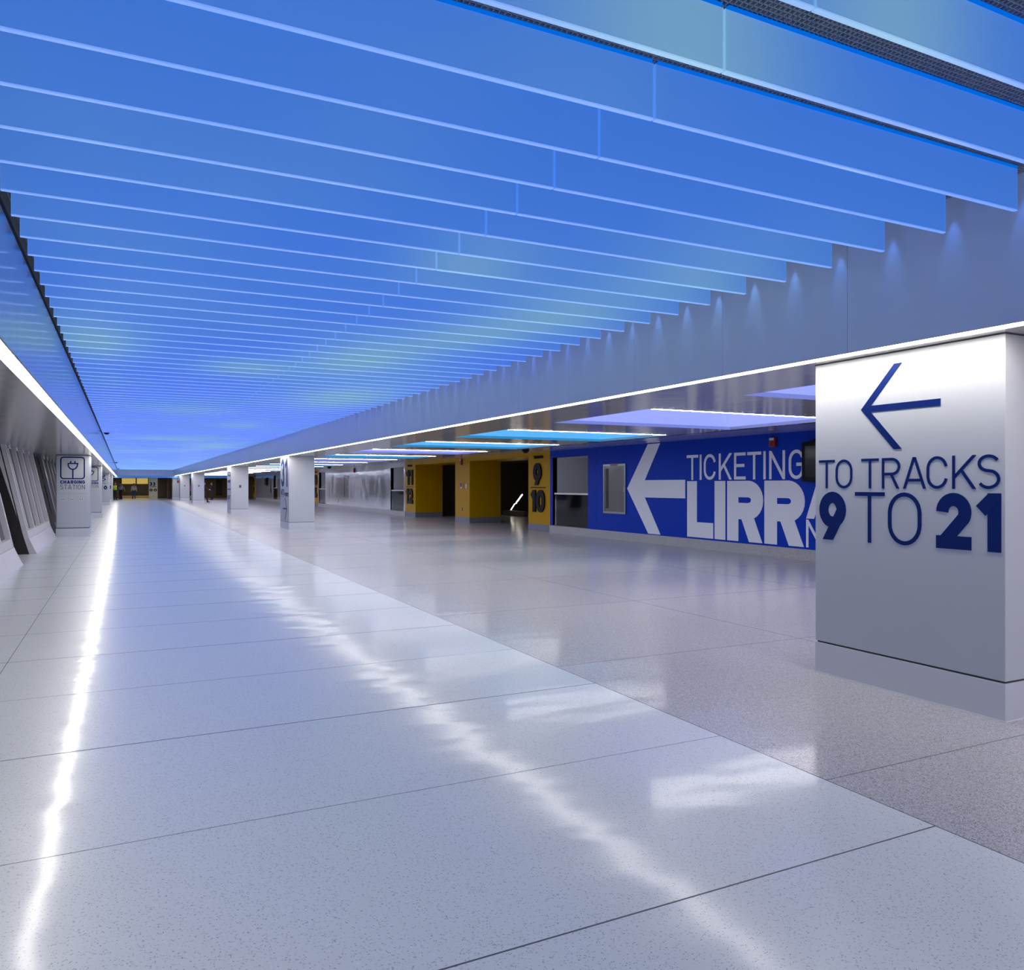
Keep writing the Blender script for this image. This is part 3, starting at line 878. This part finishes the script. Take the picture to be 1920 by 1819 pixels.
mb = MB(); mb.loft([[Vector((16.5 + 0.18*math.cos(a*PI/8), 30 + 0.18*math.sin(a*PI/8), z)) for a in range(16)] for z in (2.59, 2.62)], M['lamp_plate']); mb.build('trim_ring', tl)

# ---- things on the right wall
def cabinet(y0, y1, z0, z1, label):
    t = thing('extinguisher_cabinet', (WX, (y0 + y1) / 2, z0), label, 'cabinet', 'recessed extinguisher cabinets')
    X = WX; w = 0.06
    mb = MB()
    mb.box(X - 0.03, X, y0, y1, z0, z0 + w, M['steel']); mb.box(X - 0.03, X, y0, y1, z1 - w, z1, M['steel'])
    mb.box(X - 0.03, X, y0, y0 + w, z0 + w, z1 - w, M['steel']); mb.box(X - 0.03, X, y1 - w, y1, z0 + w, z1 - w, M['steel'])
    mb.build('frame', t, bevel=0.003)
    mb = MB(); mb.box(X - 0.018, X, y0 + w, y1 - w, z0 + w, z1 - w, M['steel_dark']); dr = mb.build('door', t)
    mb = MB(); mb.box(X - 0.021, X - 0.017, y1 - w - 0.20, y1 - w - 0.06, z0 + 0.14, z1 - 0.12, M['screen']); mb.build('window_pane', dr)
    mb = MB(); mb.box(X - 0.034, X - 0.029, (y0 + y1) / 2 - 0.18, (y0 + y1) / 2 + 0.18, z1 - 0.045, z1 - 0.012, M['red']); mb.build('red_label', t)
    mb = MB(); mb.box(X - 0.035, X - 0.018, y0 + w + 0.01, y0 + w + 0.04, (z0+z1)/2 - 0.08, (z0+z1)/2 + 0.08, M['lamp_plate']); mb.build('handle', dr)
cabinet(17.68, 18.776, 0.706, 2.082, 'stainless steel extinguisher cabinet on the blue wall, left of the big white arrow')
cabinet(47.0, 48.1, 0.706, 2.082, 'stainless steel cabinet in the glossy white wall between the two track openings')
cabinet(74.4, 75.3, 0.706, 2.082, 'narrow dark steel cabinet in the far white wall beyond the 31 column')
def strobe(y, z, label, x=WX - 0.002, w=0.16, h=0.20):
    t = thing('fire_alarm_strobe', (x, y, z), label, 'fire alarm', 'red wall alarms')
    mb = MB(); mb.box(x - 0.07, x, y - w/2, y + w/2, z - h/2, z + h/2, M['red']); mb.build('housing', t, bevel=0.012)
    mb = MB(); mb.box(x - 0.085, x - 0.068, y - w/2 + 0.02, y + w/2 - 0.02, z + h/2 - 0.06, z + h/2 - 0.012, M['white_plastic']); mb.build('strobe_lens', t, bevel=0.006)
    mb = MB()
    for k in range(4): mb.box(x - 0.073, x - 0.069, y - 0.045, y + 0.045, z - 0.075 + k*0.025, z - 0.066 + k*0.025, M['black'])
    mb.build('horn_grille', t)
strobe(12.29, 2.39, 'red fire alarm strobe on the blue wall above the word TICKETING')
strobe(29.2, 2.42, 'red fire alarm strobe at the top of the plain yellow pier', h=0.24)
strobe(45.6, 2.36, 'dark red alarm strobe high on the glossy white wall', h=0.26)
strobe(80.0, 2.2, 'small dark alarm strobe on the far white wall')
t = thing('pull_station', (WX - 0.002, 29.17, 1.47), 'red and white fire pull station on the plain yellow pier', 'fire alarm')
mb = MB(); mb.box(WX - 0.05, WX - 0.002, 29.08, 29.24, 1.36, 1.62, M['white_plastic']); mb.build('backplate', t, bevel=0.01)
mb = MB(); mb.box(WX - 0.075, WX - 0.05, 29.09, 29.24, 1.42, 1.60, M['red']); mb.build('pull_lever', t, bevel=0.01)
t = thing('wall_button', (WX, 28.72, 1.45), 'round white button on the plain yellow pier beside the pull station', 'button')
mb = MB(); mb.loft([[Vector((x, 28.72 + r*math.cos(a*PI/8), 1.45 + r*1.1*math.sin(a*PI/8))) for a in range(16)] for x, r in ((WX, 0.09), (WX-0.02, 0.09), (WX-0.03, 0.07))], M['white_plastic']); mb.build('faceplate', t)
mb = MB(); mb.loft([[Vector((x, 28.72 + r*math.cos(a*PI/8), 1.45 + r*math.sin(a*PI/8))) for a in range(16)] for x, r in ((WX-0.028, 0.035), (WX-0.04, 0.03))], M['lamp_plate']); mb.build('push_knob', t)
t = thing('wall_socket', (WX, 29.15, 0.53), 'small steel wall socket low on the plain yellow pier', 'socket')
mb = MB(); mb.box(WX - 0.012, WX, 29.09, 29.21, 0.46, 0.62, M['steel']); mb.build('faceplate', t)
mb = MB(); mb.box(WX - 0.016, WX - 0.011, 29.12, 29.18, 0.48, 0.60, M['black']); mb.build('outlet', t)
t = thing('wall_socket', (WX, 49.6, 0.5), 'tiny wall socket low on the glossy white wall', 'socket')
mb = MB(); mb.box(WX - 0.012, WX, 49.5, 49.7, 0.42, 0.58, M['wall_base']); mb.build('faceplate', t)
def screen(y0, y1, z0, z1, label):
    t = thing('display_screen', (WX, (y0 + y1) / 2, z0), label, 'screen')
    mb = MB(); mb.box(WX - 0.16, WX - 0.05, y0, y1, z0, z1, M['black']); mb.build('casing', t, bevel=0.006)
    mb = MB(); mb.box(WX - 0.165, WX - 0.158, y0 + 0.09, y1 - 0.09, z0 + 0.09, z1 - 0.09, M['screen']); mb.build('glass', t)
    mb = MB(); mb.box(WX - 0.06, WX - 0.001, y0 + 0.2, y1 - 0.2, z0 + 0.2, z1 + 0.05, M['black']); mb.build('bracket', t)
screen(9.95, 11.40, 1.564, 2.35, 'black display screen on the blue wall, cut off by the near column')
screen(76.6, 77.7, 1.45, 2.15, 'far dark display screen on the white wall beyond the 31 column')

# white lettering on the blue wall
fr = side_frame(WX - 0.0005, 0.0)
LG = 'white sign on the blue wall'
t = thing('wall_arrow', (WX, 16.4, 1.4), 'huge white arrow pointing left on the blue wall', 'wall sign', LG)
mb = MB()
poly = [(-17.631, 1.406), (-16.70, 2.557), (-16.177, 2.557), (-16.83, 1.626), (-15.187, 1.626), (-15.187, 1.177), (-16.83, 1.177), (-16.16, 0.244), (-16.68, 0.244)]
# build the arrow from convex pieces
mb.prism([poly[0], (-16.83, 1.626), poly[2], poly[1]], fr, 0, 0.004, M['letter_white'])
mb.prism([poly[0], poly[8], poly[7], (-16.83, 1.177)], fr, 0, 0.0046, M['letter_white'])
mb.prism([poly[0], (-16.83, 1.177), (-15.187, 1.177), (-15.187, 1.626), (-16.83, 1.626)], fr, 0, 0.0052, M['letter_white'])
mb.build('arrow', t)
t = thing('wall_lettering', (WX, 13.3, 1.62), 'white word TICKETING in thin letters on the blue wall', 'wall sign', LG)
spans = [(15.131,14.711),(14.660,14.580),(14.508,14.092),(13.991,13.567),(13.490,13.128),(13.077,12.660),(12.600,12.528),(12.430,11.987),(11.889,11.483)]
for ch, (a, b) in zip('TICKETING', spans):
    mb = MB(); add_glyph(mb, ch, fr, -a, 1.62, a - b, 0.595, 0.068, M['letter_white']); mb.build('letter', t)
t = thing('wall_lettering', (WX, 13.3, 0.25), 'white word LIRR in huge bold letters on the blue wall', 'wall sign', LG)
for ch, (a, b), tt in (('L', (15.114, 14.179), 0.36), ('I', (14.133, 13.772), 0.36), ('R', (13.713, 12.603), 0.36), ('R', (12.568, 11.464), 0.36)):
    mb = MB(); add_glyph(mb, ch, fr, -a, 0.262, a - b, 1.33, tt, M['letter_white']); mb.build('letter', t)
t = thing('wall_lettering', (WX, 11.0, 0.835), 'start of a bold white letter A, cut off by the near column', 'wall sign', LG)
mb = MB(); add_glyph(mb, 'A', fr, -11.43, 0.835, 0.80, 0.755, 0.19, M['letter_white']); mb.build('letter', t)
t = thing('wall_lettering', (WX, 11.1, 0.263), 'start of a thin white letter N low on the blue wall, beside the near column', 'wall sign', LG)
mb = MB(); add_glyph(mb, 'N', fr, -11.433, 0.263, 0.42, 0.552, 0.062, M['letter_white']); mb.build('letter', t)

# ---------------------------------------------------------------- security domes
def dome(x, y, z, label, r=0.095):
    t = thing('security_camera', (x, y, z), label, 'camera', 'black dome cameras')
    def ring(rr, zz): return [Vector((x + rr*math.cos(a*PI/8), y + rr*math.sin(a*PI/8), zz)) for a in range(16)]
    mb = MB(); mb.loft([ring(r*1.1, z), ring(r*1.1, z - 0.02)], M['groove']); mb.build('mount', t)
    if x < 0:
        mb = MB(); mb.box(XL + 0.004, x, y - 0.02, y + 0.02, z - 0.018, z - 0.002, M['groove']); mb.build('bracket', t)
    mb = MB(); mb.loft([ring(r*math.cos(q), z - 0.02 - r*math.sin(q)) for q in (0, 0.4, 0.8, 1.2, 1.5)], M['black'], ) ; mb.build('dome', t, smooth=True)
dome(-0.48, 26.795, 3.14, 'nearest black dome camera at the left edge of the blue ceiling')
dome(-0.50, 61.16, 3.12, 'second black dome camera, farther along the left ceiling edge')
dome(-0.50, 84.07, 3.12, 'farthest black dome camera, at the end of the left ceiling edge')
dome(9.72, 18.9, ZS + 0.015, 'black dome camera on the aisle ceiling above pier 9 over 10', 0.10)
dome(9.66, 41.3, ZS + 0.015, 'black dome camera on the aisle ceiling before the glossy white wall', 0.11)

# ---------------------------------------------------------------- left window bays
def bay(n, y0, y1, F=None, clad=None):
    """leaning window bay: coved white base, fins, dark night glass"""
    F = F or M['frame_white']; clad = clad or M['frame_dark']
    t = bpy.data.objects.new('window_%d' % n, None); COL.objects.link(t)
    t.location = (-1.9, (y0 + y1) / 2, 0); t['kind'] = 'structure'
    def px(z, off=0.0): return -1.90 - (z - 0.49) * 0.213 + off
    prof = [(-1.700, 0.0), (-1.708, 0.012), (-1.722, 0.035), (-1.742, 0.075), (-1.768, 0.135), (-1.805, 0.22), (-1.848, 0.33), (-1.95, 0.335), (-2.25, 0.34), (-2.25, 0.0)]
    mb = MB(); yy = y0
    while yy < y1 - 0.01:
        b = min(yy + 1.9, y1)
        mb.loft([[Vector((x, q, z)) for x, z in prof] for q in (yy + 0.002, b - 0.002)], M['frame_white']); yy = b
    mb.build('sill_base', t)
    def slab(mb, ya, yb, o0, o1, z0, z1, mat):
        mb.loft([[Vector((px(z, o0), ya, z)), Vector((px(z, o0), yb, z)), Vector((px(z, o1), yb, z)), Vector((px(z, o1), ya, z))] for z in (z0, z1)], mat)
    yy = y0 + 0.45
    while yy < y1 - 0.2:
        mb = MB(); slab(mb, yy - 0.045, yy + 0.045, 0.0, -0.14, 0.47, ZL, F); mb.build('fin', t, bevel=0.004)
        mb = MB(); slab(mb, yy - 0.06, yy + 0.20, 0.03, -0.14, ZL - 0.07, ZL, F); mb.build('cap', t)
        yy += 1.3
    mb = MB(); slab(mb, y0, y1, -0.085, -0.105, 0.40, ZL, M['night']); mb.build('glass', t)
    mb = MB(); slab(mb, y0 + 0.1, y1 - 0.1, 0.0, -0.25, 0.335, 0.49, F); mb.build('sill', t)
    for q0, q1 in ((y0 - 0.02, y0), (y1, y1 + 0.02)):
        mb = MB(); mb.loft([[Vector((-1.85 - 0.28 * z, q0, z)), Vector((-1.85 - 0.28 * z, q1, z)), Vector((-3.6, q1, z)), Vector((-3.6, q0, z))] for z in (0.0, ZL)], clad)
        mb.build('end_cladding', t)
    for yy in (y0 + 0.05, y1 - 0.05):
        mb = MB(); slab(mb, yy - 0.05, yy + 0.05, 0.012, -0.25, 0.335, ZL, F); mb.build('jamb', t, bevel=0.004)
    return t
G_ = pmat('grey_frame', (0.30, 0.295, 0.29), 0.3, 0.4)
for n_ in range(11):
    y0_ = 19.95 + 8.25 * (n_ - 3)
    if n_ == 4: bay(n_ + 1, y0_, y0_ + 5.65, G_, G_)
    else: bay(n_ + 1, y0_, y0_ + 5.65)
mb = MB(); mb.box(-3.7, -3.6, YB, YE, 0, 2.6, M['frame_dark']); struct(mb, 'wall_left')

# ---------------------------------------------------------------- end of the hall
mb = MB()
mb.box(XL, XF, YE, YE + 0.12, ZS, ZG + 0.05, M['fascia']); struct(mb, 'wall_end_fascia')
mb = MB(); mb.box(-3.6, 4.6, YE, YE + 0.35, 2.235, ZS, M['blue_lit_beam']); mb.box(4.6, WX, YE, YE + 0.35, 2.235, ZS, M['blue_lit_beam']); struct(mb, 'ceiling_beam')
mb = MB(); mb.box(-4.2, 20, YE + 0.35, 108, 2.30, 2.4, M['dark_room']); struct(mb, 'ceiling_end')
mb = MB(); mb.box(-4.2, 3.4, 99.02, 99.2, 0, 2.3, M['brown']); struct(mb, 'wall_end')
mb = MB()
mb.box(-4.2, -4.1, YE, 99, 0, 2.3, M['dark_room']); struct(mb, 'wall_end_left')
t = thing('shopfront', (1.0, 98.9, 0), 'dark shuttered shopfront under two yellow boards at the end of the hall', 'shopfront')
for a, b in ((-0.25, 1.15), (1.28, 2.42)):
    mb = MB(); mb.box(a, b, 98.86, 98.92, 1.63, 2.27, M['board']); mb.build('lit_board', t, bevel=0.01)
mb = MB()
mb.box(-0.3, 3.1, 98.9, 99.0, 0.34, 1.50, M['grille'])
for k in range(16): mb.box(-0.3, 3.1, 98.885, 98.9, 0.36 + k*0.07, 0.375 + k*0.07, M['brown'])
mb.build('shutter', t)
mb = MB(); mb.box(-0.3, 3.1, 98.84, 99.0, 0, 0.30, M['cream']); mb.build('plinth', t)
for x in (-0.36, 1.19, 3.06):
    mb = MB(); mb.box(x, x + 0.07, 98.83, 98.9, 0.3, 2.28, M['grille']); mb.build('mullion', t)
c = column(2.30, 3.12, 90.0, 90.9, 2.235, 'cream column with 33 STREET lettering and two black discs at the hall end', 'columns at the end of the hall')
for ch in c.children:
    if ch.name.startswith('shaft') or ch.name.startswith('base'): ch.data.materials[0] = M['cream']
fr = front_frame(2.30, 89.998)
mb = MB(); add_word(mb, '33', fr, 0.05, 0.60, 1.42, 0.36, 0.10, M['black'], gap=0.04); mb.build('number_lettering', c)
mb = MB(); add_word(mb, 'STREET', fr, 0.05, 0.72, 1.27, 0.09, 0.03, M['black']); mb.build('street_lettering', c)
for x, ch in ((0.20, 'C'), (0.60, 'E')):
    mb = MB(); mb.prism(arc(x, 0.98, 0.155, 0.155, 0, 348, 23), fr, 0, 0.004, M['black']); add_word(mb, ch, fr, x - 0.055, x + 0.055, 0.90, 0.16, 0.035, M['cream'], 0.007); mb.build('route_disc', c)
mb = MB(); mb.box(4.2, 4.9, 93.0, 93.6, 0, 2.3, M['brown']); mb.box(3.3, 4.4, 96.5, 96.7, 0, 2.3, M['grille'])
struct(mb, 'wall_end_pier')
mb = MB(); mb.box(4.9, 9.6, 98.0, 98.3, 0, 2.3, M['brown']); mb.box(10.35, 13.0, 98.0, 98.3, 0, 2.3, M['brown']); mb.box(9.6, 10.35, 98.0, 98.3, 0, 0.26, M['brown']); mb.box(9.6, 10.35, 98.0, 98.3, 2.12, 2.3, M['brown'])
struct(mb, 'wall_end_right')
mb = MB(); mb.box(9.6, 10.35, 98.2, 98.25, 0.26, 2.12, M['grille']); mb.box(9.55, 9.6, 97.96, 98.3, 0.26, 2.16, M['wall_base']); mb.box(10.35, 10.4, 97.96, 98.3, 0.26, 2.16, M['wall_base'])
struct(mb, 'door_1')
mb = MB(); mb.box(-4.3, 20, YB - 0.2, YB, -0.1, 3.5, M['niche']); struct(mb, 'wall_back')
mb = MB(); mb.box(13.0, 13.2, 89.6, 108, 0, 2.4, M['brown']); struct(mb, 'wall_end_side')
for x, y, e, w in ((1.3, 94.5, 75, 3.0), (8.0, 94.0, 34, 3.0)):
    ld = bpy.data.lights.new('downlight', 'AREA'); ld.energy = e; ld.color = (1.0, 0.78, 0.42); ld.shape = 'RECTANGLE'; ld.size = w; ld.size_y = 0.4
    lo = bpy.data.objects.new('downlight', ld); COL.objects.link(lo); lo.location = (x, y, 2.28)

# ---------------------------------------------------------------- people
def remeshed(mb, name, mat, voxel, parent):
    o = mb.build(name); o.data.materials.clear()
    md = o.modifiers.new('r', 'REMESH'); md.mode = 'VOXEL'; md.voxel_size = voxel; md.use_smooth_shade = True
    sm = o.modifiers.new('s', 'SMOOTH'); sm.iterations = 3; sm.factor = 0.5
    dg = bpy.context.evaluated_depsgraph_get(); dg.update()
    me = bpy.data.meshes.new_from_object(o.evaluated_get(dg))
    bpy.data.objects.remove(o)
    me.materials.clear(); me.materials.append(mat)
    me.polygons.foreach_set('use_smooth', [True] * len(me.polygons))
    q = bpy.data.objects.new(name, me); COL.objects.link(q)
    q.parent = parent
    return q
def person(x, y, h, heading, label, shirt, legs, shoes, hair, arms, stride=0.0, skirt=False, long_sleeve=True, skin=None, vest=None, long_hair=False, hunch=0.0):
    """figure facing local +y; arms: (elbow, wrist) per side; built 1.75 m tall and scaled"""
    t = thing('person', (x, y, 0), label, 'person')
    t.rotation_euler = (0, 0, heading); s = h / 1.75; t.scale = (s, s, s)
    S = skin or M['skin']; V = Vector
    hip = {-1: V((-0.095, 0, 0.92)), 1: V((0.095, 0, 0.92))}
    knee, ank, toe = {}, {}, {}
    for sd in (-1, 1):
        f = stride * sd
        knee[sd] = V((sd*0.10, 0.04 + f*0.48, 0.49 + abs(f)*0.02)); ank[sd] = V((sd*0.105, -0.02 + f*(0.95 if sd*stride > 0 else 1.15), 0.085 + (0.05 if f < 0 else 0)))
        toe[sd] = ank[sd] + V((sd*0.02, 0.15, -0.05 if f >= 0 else -0.085))
    sh = {-1: V((-0.185, 0.0, 1.43)), 1: V((0.185, 0.0, 1.43))}
    nk = V((0, hunch*0.5, 1.49)); hd = V((0, 0.02 + hunch, 1.64))
    b = MB()
    b.capsule((0, 0, 0.95), (0, 0, 1.08), 0.135, 0.125, S, squash=0.75); b.capsule((-0.05, 0, 1.08), (-0.08, 0, 1.34), 0.10, 0.11, S); b.capsule((0.05, 0, 1.08), (0.08, 0, 1.34), 0.10, 0.11, S)
    b.capsule(sh[-1], sh[1], 0.055, 0.055, S); b.capsule((0, 0, 1.40), nk, 0.07, 0.055, S); b.capsule(nk, hd - V((0, 0, 0.07)), 0.055, 0.055, S)
    b.capsule(hd - V((0, -0.012, 0.045)), hd + V((0, -0.012, 0.045)), 0.070, 0.086, S); b.capsule(hd + V((0, 0.035, -0.075)), hd + V((0, 0.045, -0.06)), 0.045, 0.045, S)
    b.capsule(hd + V((0, 0.083, 0.0)), hd + V((0, 0.103, -0.03)), 0.010, 0.015, S)
    for sd in (-1, 1):
        b.capsule(hd + V((sd*0.080, -0.01, -0.02)), hd + V((sd*0.085, -0.02, 0.02)), 0.014, 0.018, S)
        b.capsule(hip[sd], knee[sd], 0.095, 0.060, S); b.capsule(knee[sd], ank[sd], 0.058, 0.040, S); b.capsule(ank[sd] - V((0, 0.03, 0.03)), toe[sd], 0.042, 0.030, S)
        el, wr = V(arms[0 if sd < 0 else 1][0]), V(arms[0 if sd < 0 else 1][1])
        b.capsule(sh[sd], el, 0.052, 0.042, S); b.capsule(el, wr, 0.041, 0.028, S)
        d = (wr - el).normalized(); side = d.cross(V((sd, 0, 0.01))).normalized()
        pal = wr + d * 0.085
        b.capsule(wr + d*0.02 - side*0.015, pal - side*0.018, 0.022, 0.022, S); b.capsule(wr + d*0.02 + side*0.015, pal + side*0.020, 0.020, 0.022, S)
        for q, ln in zip((-0.034, -0.012, 0.011, 0.033), (0.060, 0.075, 0.070, 0.055)):
            m1 = pal + side*q + d*ln*0.5; m2 = m1 + (d*0.8 + V((-sd*0.6, 0, 0))).normalized() * ln * 0.5
            b.capsule(pal + side*q, m1, 0.0098, 0.0092, S, 6); b.capsule(m1, m2, 0.0092, 0.0085, S, 6)
        tb = wr + d*0.03 - side*0.03; b.capsule(tb, tb - side*0.03 + d*0.05, 0.012, 0.010, S, 6)
    remeshed(b, 'body', S, 0.009, t)
    g = MB()                                          # shirt or jacket
    g.capsule((0, 0, 0.98), (0, 0, 1.10), 0.152, 0.142, shirt, squash=0.8); g.capsule((-0.05, 0, 1.05), (-0.08, 0, 1.33), 0.118, 0.128, shirt); g.capsule((0.05, 0, 1.05), (0.08, 0, 1.33), 0.118, 0.128, shirt)
    g.capsule(sh[-1], sh[1], 0.070, 0.070, shirt)
    for sd in (-1, 1):
        el, wr = V(arms[0 if sd < 0 else 1][0]), V(arms[0 if sd < 0 else 1][1])
        g.capsule(sh[sd], el if long_sleeve else sh[sd].lerp(el, 0.6), 0.068, 0.055, shirt)
        if long_sleeve: g.capsule(el, el.lerp(wr, 0.92), 0.055, 0.042, shirt)
    remeshed(g, 'top', shirt, 0.013, t)
    g = MB()
    if skirt:
        g.capsule((0, 0, 0.96), (0, 0, 1.02), 0.150, 0.140, legs, squash=0.8); g.capsule((0, 0, 0.60), (0, 0, 0.95), 0.17, 0.155, legs, squash=0.8)
        remeshed(g, 'skirt', legs, 0.013, t)
    else:
        g.capsule((0, 0, 0.93), (0, 0, 1.0), 0.150, 0.148, legs, squash=0.8)
        for sd in (-1, 1):
            g.capsule(hip[sd], knee[sd], 0.112, 0.078, legs); g.capsule(knee[sd], ank[sd] + V((0, 0, 0.02)), 0.076, 0.060, legs)
        remeshed(g, 'trousers', legs, 0.013, t)
    for sd in (-1, 1):
        g = MB(); g.capsule(ank[sd] - V((0, 0.035, 0.035)), toe[sd] + V((0, 0.03, 0)), 0.050, 0.036, shoes); g.capsule(ank[sd] - V((0, 0.02, 0.02)), ank[sd] + V((0, 0, 0.03)), 0.050, 0.048, shoes)
        remeshed(g, 'shoe', shoes, 0.011, t)
    g = MB()
    g.capsule(hd + V((0, -0.035, -0.02)), hd + V((0, -0.018, 0.052)), 0.078, 0.092, hair)
    if long_hair:
        g.capsule(hd + V((-0.05, -0.05, 0.0)), hd + V((-0.06, -0.06, -0.20)), 0.05, 0.04, hair); g.capsule(hd + V((0.05, -0.05, 0.0)), hd + V((0.06, -0.06, -0.20)), 0.05, 0.04, hair)
    remeshed(g, 'hair', hair, 0.011, t)
    for sd in (-1, 1):
        g = MB(); g.capsule(hd + V((sd*0.030, 0.073, 0.008)), hd + V((sd*0.032, 0.074, 0.008)), 0.010, 0.010, M['black'], 8); o = g.build('eye'); o.parent = t
    g = MB(); g.capsule(hd + V((-0.02, 0.083, -0.06)), hd + V((0.02, 0.083, -0.06)), 0.007, 0.007, M['red'], 8); o = g.build('mouth'); o.parent = t
    if vest:
        g = MB(); g.capsule((-0.05, 0, 1.06), (-0.08, 0, 1.34), 0.130, 0.140, vest); g.capsule((0.05, 0, 1.06), (0.08, 0, 1.34), 0.130, 0.140, vest)
        remeshed(g, 'vest', vest, 0.013, t)
    return t
def cloth(n, c): return pmat(n, c, 0.8)
kh = cloth('dark_cloth', (0.018, 0.018, 0.022)); nv = cloth('navy_cloth', (0.012, 0.013, 0.035)); jn = cloth('denim', (0.045, 0.08, 0.20))
gr = cloth('grey_shirt', (0.42, 0.42, 0.46)); yl = cloth('hi_vis', (0.42, 0.50, 0.03)); wt = cloth('white_top', (0.75, 0.70, 0.66)); pk = cloth('plum_top', (0.30, 0.06, 0.14))
hb = cloth('dark_hair', (0.02, 0.012, 0.008)); bh = cloth('brown_hair', (0.12, 0.05, 0.025)); sk = pmat('skin_brown', (0.22, 0.11, 0.07), 0.5)
DN = lambda s, f=0.0: ((s*0.24, f*0.4 - 0.02, 1.16), (s*0.26, f + 0.06, 0.92))
person(-0.80, 88.6, 1.74, 2.6, 'person in a yellow-green vest at far left, partly behind the last left column', kh, kh, kh, hb, (DN(-1), DN(1)), vest=yl, skin=sk)
person(-0.32, 92.7, 1.76, 2.2, 'person in a light grey shirt and dark trousers at the hall end, looking aside', gr, kh, kh, hb, (((-0.30, -0.10, 1.17), (-0.42, -0.16, 0.95)), ((0.26, 0.06, 1.17), (0.12, 0.24, 1.18))))
person(0.92, 93.0, 1.66, PI - 0.1, 'person in a white top and blue jeans walking towards the camera at the hall end', wt, jn, kh, bh, (DN(-1, -0.1), DN(1, 0.12)), stride=0.10, long_hair=True)
person(5.90, 85.2, 1.66, 0.5, 'person in a plum top and dark skirt between the far white columns', pk, kh, kh, bh, (DN(-1), DN(1)), skirt=True, long_sleeve=False, long_hair=True)
person(7.95, 84.8, 1.77, PI/2 - 0.1, 'person in a dark navy suit standing sideways in the right aisle', nv, nv, kh, hb, (((-0.23, 0.06, 1.17), (-0.14, 0.22, 1.06)), ((0.23, 0.06, 1.17), (0.14, 0.22, 1.06))), stride=0.05)
person(6.18, 72.6, 1.75, -PI/2, 'person striding out from behind a white column, mostly hidden', kh, kh, kh, hb, (DN(-1, -0.2), ((0.24, 0.12, 1.2), (0.22, 0.36, 1.12))), stride=0.30)
